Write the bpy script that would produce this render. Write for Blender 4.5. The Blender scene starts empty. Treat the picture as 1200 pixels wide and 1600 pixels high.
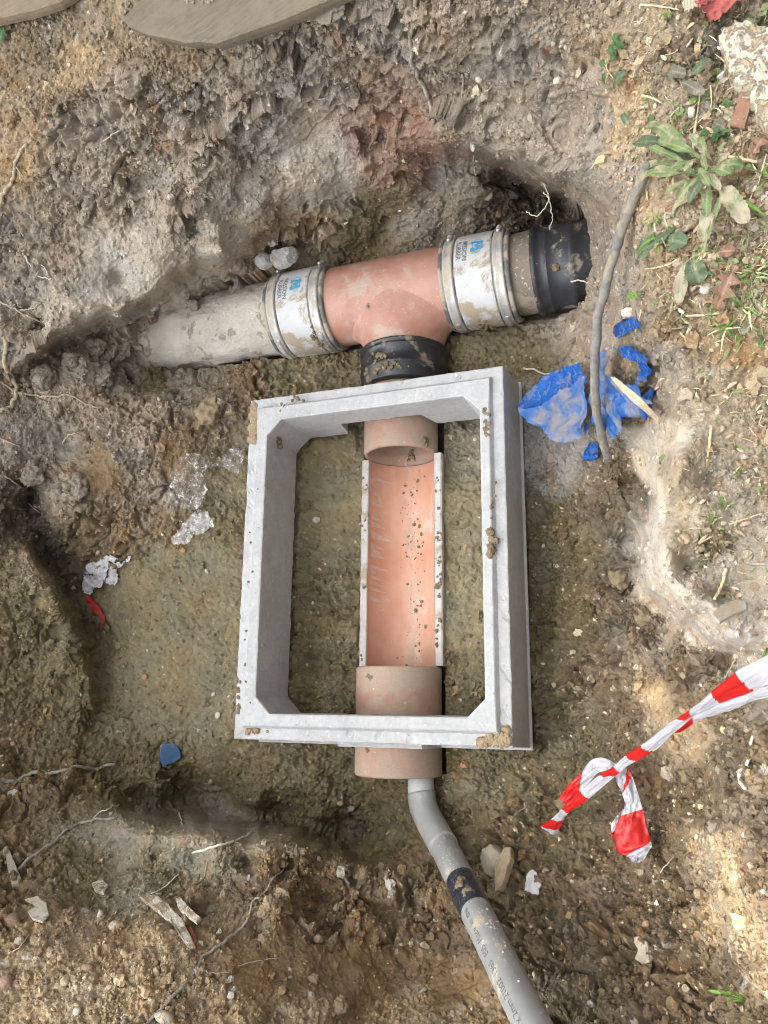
import bpy, bmesh, math, random
import numpy as np
from mathutils import Vector, Matrix
from mathutils.geometry import delaunay_2d_cdt

random.seed(7)
np.random.seed(7)
SC = bpy.context.scene
COL = SC.collection
R_ = math.radians

# ------------------------------------------------------------------ camera
CAM_C = np.array([0.5765375, -0.2704545, 1.5301831])
CAM_R = np.array([[0.93395691, 0.00924579, -0.35726602],      # rows: right, down, forward
                  [-0.07267576, -0.97386415, -0.21519027],
                  [-0.34991817, 0.22694302, -0.90887521]])
FPX = 1250.0
cd = bpy.data.cameras.new('camera')
cam = bpy.data.objects.new('camera', cd)
COL.objects.link(cam)
SC.camera = cam
cd.sensor_fit = 'AUTO'
cd.sensor_width = 36.0
cd.lens = FPX / 1600.0 * 36.0
cd.clip_start = 0.02
cd.clip_end = 500
m = Matrix.Identity(4)
for i in range(3):
    m[i][0] = CAM_R[0][i]; m[i][1] = -CAM_R[1][i]; m[i][2] = -CAM_R[2][i]; m[i][3] = CAM_C[i]
cam.matrix_world = m
SC.cycles.use_denoising = True
SC.cycles.denoising_input_passes = 'RGB_ALBEDO_NORMAL'
SC.cycles.denoising_prefilter = 'FAST'
SC.cycles.filter_width = 0.95
SC.cycles.max_bounces = 5
SC.cycles.use_adaptive_sampling = False
SC.render.resolution_x = 768
SC.render.resolution_y = 1024

# ------------------------------------------------------------------ light
SUN_EL, SUN_AZ = R_(44), R_(282)          # azimuth: compass style, 0 = +y, clockwise -> light comes from the left and a little from the viewer's side
SKY, SUN, EXPOSURE = 0.11, 2.4, 1.38
SUN_ANGLE = 0.35
w = bpy.data.worlds.new('World')
SC.world = w
w.use_nodes = True
nt = w.node_tree
bg = nt.nodes['Background']
sky = nt.nodes.new('ShaderNodeTexSky')
sky.sky_type = 'NISHITA'
sky.sun_disc = False
sky.sun_elevation = SUN_EL
sky.sun_rotation = SUN_AZ
sky.air_density = 1.0
sky.dust_density = 7.0
hs = nt.nodes.new('ShaderNodeHueSaturation')
hs.inputs['Saturation'].default_value = 0.14      # thin cloud: the sky is near grey
nt.links.new(sky.outputs[0], hs.inputs['Color'])
# broken cloud: a broad bright part of the sky to the left and behind the viewer, duller cloud elsewhere
wtc = nt.nodes.new('ShaderNodeTexCoord')
wd = nt.nodes.new('ShaderNodeVectorMath'); wd.operation = 'DOT_PRODUCT'
nt.links.new(wtc.outputs['Generated'], wd.inputs[0])
LA, LE = R_(234), R_(58)
wd.inputs[1].default_value = (math.sin(LA) * math.cos(LE), math.cos(LA) * math.cos(LE), math.sin(LE))
wr = nt.nodes.new('ShaderNodeMapRange'); wr.interpolation_type = 'SMOOTHSTEP'
wr.inputs[1].default_value = .30; wr.inputs[2].default_value = .98; wr.inputs[3].default_value = .55; wr.inputs[4].default_value = 3.5
nt.links.new(wd.outputs['Value'], wr.inputs[0])
wm = nt.nodes.new('ShaderNodeMix'); wm.data_type = 'RGBA'; wm.blend_type = 'MULTIPLY'; wm.inputs[0].default_value = 1.0
nt.links.new(hs.outputs[0], wm.inputs[6]); nt.links.new(wr.outputs[0], wm.inputs[7])
nt.links.new(wm.outputs[2], bg.inputs['Color'])
bg.inputs['Strength'].default_value = SKY
sd = bpy.data.lights.new('sun', 'SUN')
sd.energy = SUN
sd.angle = R_(SUN_ANGLE)
sd.color = (1.0, 0.90, 0.74)
sun = bpy.data.objects.new('sun', sd)
COL.objects.link(sun)
sdir = Vector((math.sin(SUN_AZ) * math.cos(SUN_EL), math.cos(SUN_AZ) * math.cos(SUN_EL), math.sin(SUN_EL)))
sun.rotation_euler = sdir.to_track_quat('Z', 'Y').to_euler()
SC.view_settings.view_transform = 'Standard'
SC.view_settings.look = 'None'
SC.view_settings.exposure = EXPOSURE
SC.view_settings.gamma = 1.0
SC.view_settings.use_curve_mapping = False

# ------------------------------------------------------------------ helpers: tagging, meshes
def tag(o, label=None, cat=None, group=None, kind=None):
    if label: o['label'] = label
    if cat: o['category'] = cat
    if group: o['group'] = group
    if kind: o['kind'] = kind
    return o

def empty(name, loc, label, cat, group=None):
    o = bpy.data.objects.new(name, None)
    o.empty_display_size = 0.05
    COL.objects.link(o)
    o.location = loc
    return tag(o, label, cat, group)

def mesh_obj(name, V, F, mats, parent=None, smooth=True, fmat=None, attrs=None, uv=None):
    """V: (n,3) world coordinates; F: list of index tuples or an (m,4)/(m,3) array."""
    V = np.asarray(V, np.float32)
    me = bpy.data.meshes.new(name)
    if isinstance(F, np.ndarray):
        k = F.shape[1]
        loops = F.astype(np.int32).ravel()
        starts = np.arange(0, len(loops), k, dtype=np.int32)
        tot = np.full(len(F), k, np.int32)
    else:
        tot = np.array([len(f) for f in F], np.int32)
        loops = np.array([i for f in F for i in f], np.int32)
        starts = np.concatenate([[0], np.cumsum(tot)[:-1]]).astype(np.int32)
    if parent is not None:
        p = parent
        off = np.zeros(3)
        while p is not None:
            off += np.array(p.location); p = p.parent
        loc = None
    else:
        lo, hi = V.min(0), V.max(0)
        off = np.array([(lo[0] + hi[0]) / 2, (lo[1] + hi[1]) / 2, lo[2]])
        loc = off
    V = V - off.astype(np.float32)
    me.vertices.add(len(V)); me.vertices.foreach_set('co', V.ravel())
    me.loops.add(len(loops)); me.loops.foreach_set('vertex_index', loops)
    me.polygons.add(len(tot)); me.polygons.foreach_set('loop_start', starts)
    me.polygons.foreach_set('loop_total', tot)
    me.polygons.foreach_set('use_smooth', np.full(len(tot), smooth, bool))
    for mt in (mats if isinstance(mats, (list, tuple)) else [mats]):
        me.materials.append(mt)
    if fmat is not None:
        me.polygons.foreach_set('material_index', np.asarray(fmat, np.int32))
    for an, (typ, arr) in (attrs or {}).items():
        a = me.attributes.new(an, typ, 'POINT')
        if typ == 'FLOAT': a.data.foreach_set('value', np.asarray(arr, np.float32).ravel())
        elif typ == 'FLOAT_COLOR': a.data.foreach_set('color', np.asarray(arr, np.float32).ravel())
    me.update(calc_edges=True)
    me.validate()
    o = bpy.data.objects.new(name, me)
    COL.objects.link(o)
    if parent is not None: o.parent = parent
    else: o.location = loc
    return o

class MB:
    """collects pieces of one mesh"""
    def __init__(s): s.V = []; s.F = []; s.n = 0
    def add(s, V, F):
        V = np.asarray(V, float)
        s.F += [tuple(int(i) + s.n for i in f) for f in F]
        s.V.append(V); s.n += len(V)
        return s
    def build(s, name, mat, parent=None, smooth=True, **k):
        return mesh_obj(name, np.vstack(s.V), s.F, mat, parent, smooth, **k)

def grid_faces(nr, nc, wrap=False):
    i = np.arange(nr - 1)[:, None]; j = np.arange(nc if wrap else nc - 1)[None, :]
    j2 = (j + 1) % nc
    return np.stack([i * nc + j, i * nc + j2, (i + 1) * nc + j2, (i + 1) * nc + j], -1).reshape(-1, 4)

# ------------------------------------------------------------------ helpers: noise
rng = np.random.RandomState(11)
_perm = rng.permutation(4096).astype(np.int32)
_grad = rng.normal(size=(4096, 3)).astype(np.float32)
_grad /= np.linalg.norm(_grad, axis=1)[:, None]
_rnd = rng.rand(4096, 3).astype(np.float32)

def _hash(ix, iy, iz):
    return _perm[(_perm[(_perm[ix & 4095] + iy) & 4095] + iz) & 4095]

def perlin(p):
    p = np.asarray(p, np.float32)
    out = np.empty(len(p), np.float32)
    for s in range(0, len(p), 200000):
        q = p[s:s + 200000]
        i = np.floor(q).astype(np.int32); f = q - i
        u = f * f * f * (f * (f * 6 - 15) + 10)
        r = 0
        for dx in (0, 1):
            wx = u[:, 0] if dx else 1 - u[:, 0]
            for dy in (0, 1):
                wy = u[:, 1] if dy else 1 - u[:, 1]
                for dz in (0, 1):
                    wz = u[:, 2] if dz else 1 - u[:, 2]
                    g = _grad[_hash(i[:, 0] + dx, i[:, 1] + dy, i[:, 2] + dz)]
                    r = r + wx * wy * wz * (g[:, 0] * (f[:, 0] - dx) + g[:, 1] * (f[:, 1] - dy) + g[:, 2] * (f[:, 2] - dz))
        out[s:s + 200000] = r * 1.5
    return out

def worley(p, jit=0.46):
    """F1, F2, the nearest cell's number and the height of a plane tilted at random through that cell"""
    p = np.asarray(p, np.float32)
    n = len(p)
    F1 = np.empty(n, np.float32); F2 = np.empty(n, np.float32); ID = np.empty(n, np.int32); TI = np.empty(n, np.float32)
    for s in range(0, n, 200000):
        q = p[s:s + 200000]
        b = np.floor(q - 0.5).astype(np.int32)
        f1 = np.full(len(q), 9, np.float32); f2 = f1.copy(); idd = np.zeros(len(q), np.int32); ti = np.zeros(len(q), np.float32)
        for dx in (0, 1):
            for dy in (0, 1):
                for dz in (0, 1):
                    c = b + np.array([dx, dy, dz], np.int32)
                    h = _hash(c[:, 0], c[:, 1], c[:, 2])
                    d = c + 0.5 + (_rnd[h] - 0.5) * 2 * jit - q
                    dd = np.sqrt((d * d).sum(1))
                    nearer = dd < f1
                    f2 = np.where(nearer, f1, np.minimum(f2, dd))
                    idd = np.where(nearer, h, idd)
                    ti = np.where(nearer, -(d * _grad[h]).sum(1), ti)
                    f1 = np.minimum(f1, dd)
        F1[s:s + 200000] = f1; F2[s:s + 200000] = f2; ID[s:s + 200000] = idd; TI[s:s + 200000] = ti
    return F1, F2, ID, TI

def sstep(a, b, x):
    t = np.clip((x - a) / (b - a), 0, 1)
    return t * t * (3 - 2 * t)

def ray(u, v, z):
    """point at height z on the line of sight through photo pixel (u, v)"""
    u = np.asarray(u, float); v = np.asarray(v, float); z = np.asarray(z, float)
    d = ((u - 600) / FPX)[..., None] * CAM_R[0] + ((v - 800) / FPX)[..., None] * CAM_R[1] + CAM_R[2]
    t = (z - CAM_C[2]) / d[..., 2]
    return CAM_C + t[..., None] * d

# ------------------------------------------------------------------ helpers: materials
def new_mat(name):
    mt = bpy.data.materials.new(name)
    mt.use_nodes = True
    nt = mt.node_tree
    return mt, nt, nt.nodes['Principled BSDF']

def N(nt, typ, **kw):
    n = nt.nodes.new(typ)
    for k, v in kw.items():
        if k in n.inputs: n.inputs[k].default_value = v
        else: setattr(n, k, v)
    return n

def noise(nt, scale, detail=6, rough=0.6, vec=None, dist=0.0):
    n = N(nt, 'ShaderNodeTexNoise', Scale=scale, Detail=detail, Roughness=rough, Distortion=dist)
    if vec is not None: nt.links.new(vec, n.inputs['Vector'])
    return n.outputs['Fac']

def ramp(nt, fac, stops, interp='LINEAR'):
    r = nt.nodes.new('ShaderNodeValToRGB')
    r.color_ramp.interpolation = interp
    el = r.color_ramp.elements
    while len(el) < len(stops): el.new(0.5)
    for e, (p, c) in zip(el, stops):
        e.position = p
        e.color = (c, c, c, 1) if isinstance(c, (int, float)) else (*c, 1)
    nt.links.new(fac, r.inputs[0])
    return r.outputs[0]

def mix(nt, fac, a, b, mode='MIX'):
    n = nt.nodes.new('ShaderNodeMix')
    n.data_type = 'RGBA'; n.blend_type = mode
    for s, v in ((n.inputs[0], fac), (n.inputs[6], a), (n.inputs[7], b)):
        if isinstance(v, (int, float)): s.default_value = v
        elif isinstance(v, tuple): s.default_value = (*v, 1)
        else: nt.links.new(v, s)
    return n.outputs[2]

def bump(nt, bsdf, h, strength=0.4, dist=0.002, prev=None):
    b = N(nt, 'ShaderNodeBump', Strength=strength, Distance=dist)
    nt.links.new(h, b.inputs['Height'])
    if prev is not None: nt.links.new(prev, b.inputs['Normal'])
    nt.links.new(b.outputs[0], bsdf.inputs['Normal'])
    return b.outputs[0]

def tc(nt):
    return nt.nodes.new('ShaderNodeTexCoord').outputs['Object']

MUD = (0.20, 0.155, 0.095)
def weathered(name, a, b, rough=0.7, scale=30, dirt=MUD, dirt_amt=0.0, dirt_scale=14, bump_s=0.3, bump_scale=220, metal=0.0,
              specks=None, speck_amt=0.0, speck_scale=160, spec=0.5, bdist=0.0015):
    """two-tone surface, optional caked dirt with its own outline, optional fine specks"""
    mt, nt, bs = new_mat(name)
    v = tc(nt)
    c = mix(nt, ramp(nt, noise(nt, scale, 6, 0.65, v), [(0.35, 0.0), (0.68, 1.0)]), a, b)
    rg = rough
    if speck_amt > 0:
        s = ramp(nt, noise(nt, speck_scale, 3, 0.6, v), [(1 - speck_amt - 0.06, 0.0), (1 - speck_amt, 1.0)])
        c = mix(nt, s, c, specks)
    bh = noise(nt, bump_scale, 5, 0.6, v)
    if dirt_amt > 0:
        d = noise(nt, dirt_scale, 8, 0.68, v, 0.3)
        d = ramp(nt, d, [(0.62 - dirt_amt * 0.3, 0.0), (0.68 - dirt_amt * 0.3, 1.0)])
        dc = mix(nt, noise(nt, 260, 4, 0.7, v), tuple(x * 0.75 for x in dirt), tuple(x * 1.35 for x in dirt))
        c = mix(nt, d, c, dc)
        rr = N(nt, 'ShaderNodeMapRange')
        nt.links.new(d, rr.inputs[0]); rr.inputs[3].default_value = rough; rr.inputs[4].default_value = 0.9
        nt.links.new(rr.outputs[0], bs.inputs['Roughness'])
        add = N(nt, 'ShaderNodeMath', operation='MULTIPLY_ADD')
        nt.links.new(d, add.inputs[0]); add.inputs[1].default_value = 0.8; nt.links.new(bh, add.inputs[2])
        bh = add.outputs[0]
        if metal > 0:
            mm = N(nt, 'ShaderNodeMapRange'); nt.links.new(d, mm.inputs[0]); mm.inputs[3].default_value = metal; mm.inputs[4].default_value = 0
            nt.links.new(mm.outputs[0], bs.inputs['Metallic'])
    else:
        bs.inputs['Roughness'].default_value = rough
        bs.inputs['Metallic'].default_value = metal
    bs.inputs['Specular IOR Level'].default_value = spec
    nt.links.new(c, bs.inputs['Base Color'])
    bump(nt, bs, bh, bump_s, bdist)
    return mt

def attr_mat(name, rough=0.85, spec=0.3, var=0.35, scale=700, bstr=0.5, bdist=0.0012, sheen_attr=None, translucent=0.0):
    """colour from the 'tint' attribute, broken up by fine noise"""
    mt, nt, bs = new_mat(name)
    v = tc(nt)
    a = N(nt, 'ShaderNodeAttribute', attribute_name='tint')
    n1 = noise(nt, scale, 4, 0.7, v)
    f = ramp(nt, n1, [(0.25, 1 - var), (0.75, 1 + var)])
    c = mix(nt, 1.0, a.outputs['Color'], f, 'MULTIPLY')
    nt.links.new(c, bs.inputs['Base Color'])
    bs.inputs['Specular IOR Level'].default_value = spec
    if sheen_attr:
        w_ = N(nt, 'ShaderNodeAttribute', attribute_name=sheen_attr)
        rr = N(nt, 'ShaderNodeMapRange')
        nt.links.new(w_.outputs['Fac'], rr.inputs[0])
        rr.inputs[3].default_value = rough; rr.inputs[4].default_value = 0.42
        nt.links.new(rr.outputs[0], bs.inputs['Roughness'])
    else:
        bs.inputs['Roughness'].default_value = rough
    bw = None
    if sheen_attr:
        vo = N(nt, 'ShaderNodeTexVoronoi', Scale=190.0); vo.feature = 'F1'
        wp = N(nt, 'ShaderNodeTexNoise', Scale=120.0, Detail=3.0); nt.links.new(v, wp.inputs['Vector'])
        wa = N(nt, 'ShaderNodeVectorMath', operation='MULTIPLY_ADD'); nt.links.new(wp.outputs['Color'], wa.inputs[0]); wa.inputs[1].default_value = (.006, .006, .006); nt.links.new(v, wa.inputs[2])
        nt.links.new(wa.outputs[0], vo.inputs['Vector'])
        iv = N(nt, 'ShaderNodeMath', operation='SUBTRACT'); iv.inputs[0].default_value = 1; nt.links.new(vo.outputs['Distance'], iv.inputs[1])
        bw = bump(nt, bs, iv.outputs[0], .42, .0026)
        bw = bump(nt, bs, noise(nt, 105, 8, .78, v), .55, .005, bw)
    b0 = bump(nt, bs, noise(nt, scale * .42, 4, 0.7, v), bstr, bdist * 1.8, bw)
    b1 = bump(nt, bs, noise(nt, scale * 1.3, 5, 0.75, v), bstr, bdist, b0)
    return mt

# ------------------------------------------------------------------ terrain: heights
# (photo pixel, height above the foot of the concrete frame)
HP = [
 # floor of the pit
 (200,1000,-.01),(250,900,-.01),(300,1000,-.015),(330,900,-.02),(350,1150,-.02),(250,1150,-.01),(250,1230,-.01),(400,1250,-.02),(500,1280,-.04),
 (480,1220,-.03),(575,1335,-.06),(612,1335,-.03),(740,1220,-.025),(800,1230,-.02),(850,1200,-.01),(860,1100,-.01),(850,1000,-.01),(850,900,-.01),
 (840,800,-.01),(840,700,-.01),(340,760,-.005),(350,830,-.015),(300,840,0.0),(240,860,.0),(190,930,.0),(170,1050,.0),(200,1130,.0),(205,1230,.0),
 (500,800,-.04),(500,1000,-.035),(480,720,-.035),(720,800,-.035),(720,1000,-.035),(600,1100,-.04),(530,900,-.04),(470,1080,-.03),(740,1080,-.03),
 (450,590,-.04),(540,590,-.05),(740,560,-.05),(800,540,-.045),(830,590,-.03),(400,600,-.02),(360,680,-.01),
 # behind and around the pipe run
 (560,390,-.03),(620,375,-.03),(700,365,-.04),(780,345,-.05),(850,338,-.09),(900,338,-.10),(520,400,.0),(480,400,.03),(430,400,.06),(380,400,.09),
 (340,440,.09),(290,470,.105),(235,500,.09),(195,530,.105),(175,560,.105),(200,590,.06),(260,590,.0),(330,590,-.01),(320,500,.03),(270,530,.0),(232,535,.045),(150,530,.16),
 # smooth clay wall of the undercut and the lip above it
 (560,345,.08),(620,330,.06),(700,318,.05),(780,312,.0),(860,328,-.10),(890,330,-.12),
 (560,300,.17),(640,290,.17),(700,270,.14),(745,272,.12),(800,305,.02),(850,318,-.06),(885,322,-.10),(760,290,.08),
 
 # the big bank
 (600,120,.45),(600,0,.62),(700,120,.47),(700,0,.62),(800,180,.42),(800,80,.52),(800,0,.60),(880,200,.42),(900,100,.54),(900,0,.61),
 (185,438,.275),(285,362,.30),(330,330,.31),(383,278,.325),(480,215,.345),(345,385,.265),(400,322,.28),(450,285,.285),(500,252,.30),(555,228,.31),(500,290,.25),(500,150,.45),(500,60,.58),(400,200,.44),(400,90,.58),(300,280,.40),(300,150,.53),(300,70,.61),
 (440,330,.20),(420,370,.12),(350,380,.22),
 
 (200,350,.35),(150,430,.32),(60,490,.335),(200,200,.51),(200,80,.61),(100,400,.37),(100,250,.49),(100,120,.58),(100,0,.63),(200,0,.65),(350,0,.66),(500,0,.65),(0,0,.64),(0,150,.57),(0,300,.47),(0,450,.37),
 # lumps at the left
 (60,600,.22),(120,590,.18),(130,560,.19),(80,565,.22),(40,650,.22),(0,680,.25),(100,660,.15),(110,700,.14),(160,690,.14),(200,620,.12),(250,640,.09),(200,720,.11),(280,680,.06),(250,760,.07),(200,800,.08),
 (120,740,.16),(100,800,.15),(60,760,.16),(40,780,.10),(60,840,.06),(90,860,.03),(150,850,.05),(200,850,.04),(130,905,.0),(150,965,.0),(310,640,.055),(350,620,.045),(390,570,.0),
 (0,780,.22),(0,850,.16),(35,880,.15),(60,940,.13),(85,990,.10),(0,950,.17),(50,1020,.12),(105,1060,.07),(115,1160,.055),(150,1210,.04),(0,1100,.15),(60,1150,.10),(0,1200,.15),(100,1240,.12),(170,1250,.05),
 # near bank
 (0,1280,.23),(80,1310,.19),(0,1380,.31),(80,1400,.29),(180,1340,.16),(180,1395,.25),
 (250,1330,.185),(300,1345,.195),(300,1400,.27),(380,1340,.18),(380,1368,.235),(450,1345,.165),(450,1390,.225),(430,1420,.27),(500,1365,.15),(400,1450,.25),(250,1450,.33),(100,1480,.38),(0,1500,.40),(200,1550,.41),(0,1600,.44),(350,1550,.36),(480,1470,.22),(440,1560,.32),(520,1560,.27),(500,1400,.11),
 (545,1368,.11),(500,1345,.125),(560,1430,.125),(555,1390,.12),(590,1500,.14),(560,1580,.22),(640,1370,.05),(620,1440,.09),(680,1450,.10),(690,1540,.16),(640,1580,.20),(740,1580,.22),(700,1360,.015),
 # right-hand lower side
 (800,1290,.0),(870,1290,.02),(800,1340,.05),(850,1380,.09),(820,1450,.14),(860,1530,.22),(900,1400,.12),(900,1590,.25),(940,1320,.06),(930,1230,.04),(900,1150,.02),(930,1060,.05),(960,1150,.08),(990,1080,.14),
 (1000,1250,.14),(1000,1330,.17),(1000,1450,.22),(960,1550,.25),(1060,1330,.24),(1080,1400,.27),(1050,1560,.30),(1050,1200,.22),(1050,1120,.25),(1100,1130,.34),(1090,1250,.29),
 (1150,1520,.36),(1190,1500,.46),(1195,1400,.48),(1160,1320,.45),(1180,1220,.44),(1180,1130,.45),(1180,1580,.44),(1120,1590,.36),
 # right-hand ledge
 (870,720,.02),(870,800,.01),(880,900,.01),(880,1000,.02),(910,760,.07),(920,850,.06),(920,950,.06),(960,760,.15),(960,850,.12),(960,950,.11),(985,800,.17),(985,880,.14),(985,940,.13),(1010,960,.15),(1000,1010,.13),(1060,1000,.19),(1100,1030,.24),(1050,1050,.20),
 
 (1050,680,.46),(1050,800,.46),(1070,890,.46),(1130,930,.46),(1110,750,.48),(1110,620,.49),(1190,680,.50),(1190,850,.49),(1190,960,.47),
 # beside the black socket, the cable side
 (944,470,.12),(940,410,.12),(935,370,.14),(925,345,.15),(958,460,.36),(954,400,.36),(948,350,.34),(930,310,.33),(900,500,.03),(880,530,-.01),(920,520,.16),(930,570,.20),(890,570,.06),(850,610,.04),(870,640,.08),(920,640,.17),(960,600,.28),(940,690,.17),(985,680,.24),
 (990,640,.36),(1000,560,.44),(980,500,.44),(990,420,.49),(970,330,.48),(950,230,.50),(960,100,.60),(1000,0,.63),(1050,100,.62),(1020,260,.56),(1100,200,.61),(1100,350,.60),(1190,100,.63),(1190,300,.62),(1190,450,.58),(1080,480,.55),(1130,550,.53),(1050,570,.49),
 # beyond the frame
 (-200,-200,.66),(200,-200,.68),(600,-200,.68),(1000,-200,.66),(1400,-200,.64),(-250,200,.62),(-250,500,.48),(-250,800,.34),(-250,1100,.34),(-250,1400,.52),(-250,1850,.60),(200,1850,.58),(600,1850,.52),(800,1850,.48),(1050,1850,.48),(1400,1850,.58),(1450,1400,.60),(1450,1100,.58),(1450,800,.58),(1450,400,.62),
]
# crisp edges: (u, v, z above the edge, z below it), with the direction across the edge (towards the low side)
LIPS = [
 ([(20,562,.285,.25),(60,545,.275,.21),(95,527,.265,.19),(140,506,.25,.165),(190,490,.235,.14),(235,470,.22,.125),(270,450,.21,.115),(292,428,.21,.115),(308,402,.225,.14)], (.4, .9)),
 ([(640,232,.285,.24),(680,232,.285,.20),(730,232,.275,.17),(768,246,.265,.14),(805,270,.245,.06),(850,290,.235,-.02),(880,302,.23,-.08),(905,325,.22,-.08)], (-.35, .95)),
 ([(1042,640,.44,.33),(1026,700,.43,.26),(1020,760,.42,.23),(1014,820,.41,.20),(1003,872,.40,.16),(1012,912,.40,.16),(1050,945,.40,.20),(1088,985,.40,.22),(1130,1010,.41,.27),(1190,1026,.42,.30)], (-.75, .66)),
 ([(190,1266,.165,.02),(240,1278,.16,-.02),(300,1286,.155,-.04),(360,1290,.145,-.05),(430,1299,.13,-.06),(490,1314,.11,-.065),(540,1338,.085,-.07),(576,1354,.06,-.065)], (.25, -.97)),
 ([(48,862,.15,.06),(84,912,.125,.03),(112,958,.10,.01),(130,1008,.075,.0),(142,1060,.055,.0),(142,1115,.045,.01)], (.85, -.45)),
 ([(1100,1300,.345,.30),(1108,1350,.36,.31),(1118,1385,.37,.315),(1132,1440,.375,.325),(1138,1490,.37,.33)], (-1, .2)),
]
for pl, (nx, ny) in LIPS:
    for a, b in zip(pl[:-1], pl[1:]):
        a = np.array(a, float); b = np.array(b, float)
        k = max(1, int(np.hypot(*(b - a)[:2]) / 13))
        for t in np.arange(k) / k:
            c = a + (b - a) * t
            jx, jy = rng.normal(size=2) * 2.2
            HP.append((c[0] - nx * 4 + jx, c[1] - ny * 4 + jy, c[2])); HP.append((c[0] + nx * 6 + jx, c[1] + ny * 6 + jy, c[3]))
HP = np.array(HP, float)
def rbf_fit(P, val):
    D = np.linalg.norm(P[:, None] - P[None], axis=2) / 100
    n = len(P)
    A = np.zeros((n + 1, n + 1)); A[:n, :n] = D - np.eye(n) * 0.004; A[:n, n] = A[n, :n] = 1
    return np.linalg.solve(A, np.append(val, 0))
_hw = rbf_fit(HP[:, :2], HP[:, 2])
def rbf_eval(q):
    out = np.empty(len(q))
    for s in range(0, len(q), 20000):
        D = np.linalg.norm(q[s:s + 20000, None] - HP[None, :, :2], axis=2) / 100
        out[s:s + 20000] = D @ _hw[:-1] + _hw[-1]
    return out

# ------------------------------------------------------------------ terrain: kinds of soil
#        albedo                 clod  mid  fine peb  wet
OL = ((.215, .180, .106), 0.20, 0.42, 0.42, 0.10, 0.7)      # olive clay trodden on the floor
OD = ((.172, .142, .080), 0.6, 1.0, 0.8, 0.10, 0.6)      # the same, broken up
GB = ((.290, .242, .190), 1.0, 1.0, 0.9, 0.15, 0.15)     # grey-brown bank
GS = ((.275, .235, .185), 0.25, 0.45, 0.6, 0.0, 0.25)      # grey clay smeared smooth
PA = ((.48, .42, .34), 0.10, 0.30, 0.35, 0.0, 0.0)    # pale dry smear
BR = ((.205, .145, .082), 1.0, 0.9, 0.9, 0.3, 0.3)       # moist brown earth
BS = ((.210, .142, .074), 0.15, 0.25, 0.35, 0.05, 0.35)  # brown earth cut by the spade
SA = ((.38, .285, .172), 0.35, 0.5, 0.8, 1.0, 0.0)      # sandy gravelly spoil; on the lower right it paints in the sun spots
TS = ((.265, .21, .14), 0.35, 0.6, 0.9, 0.4, 0.0)      # dry topsoil
RE = ((.300, .195, .150), 0.9, 1.0, 0.9, 0.2, 0.1)       # reddish earth with brick dust
DK = ((.105, .085, .060), 0.8, 0.9, 0.8, 0.1, 0.3)       # dark earth of the hollows; under the ledge it paints in the shadow
OS = ((.235, .208, .150), 0.25, 0.55, 0.6, 0.05, 0.35)     # olive clay shelf
LS = ((.32, .27, .195), 0.05, 0.2, 0.3, 0.2, 0.1)    # trodden smooth ground on the ledge
PB = ((.54, .48, .395), 0.04, 0.15, 0.3, 0.0, 0.0)       # pale shaved clay edge
RB = ((.125, .092, .055), 0.9, 0.9, 0.9, 0.15, 0.35)    # brown earth of the right side, darkened to paint in its shade
RO = ((.122, .100, .055), 0.6, 1.0, 0.8, 0.10, 0.5)      # olive clay of the right side, its shade put into the colour
GY = ((.270, .260, .240), 0.2, 0.7, 0.9, 0.2, 0.2)       # grey mortar dust
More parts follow.
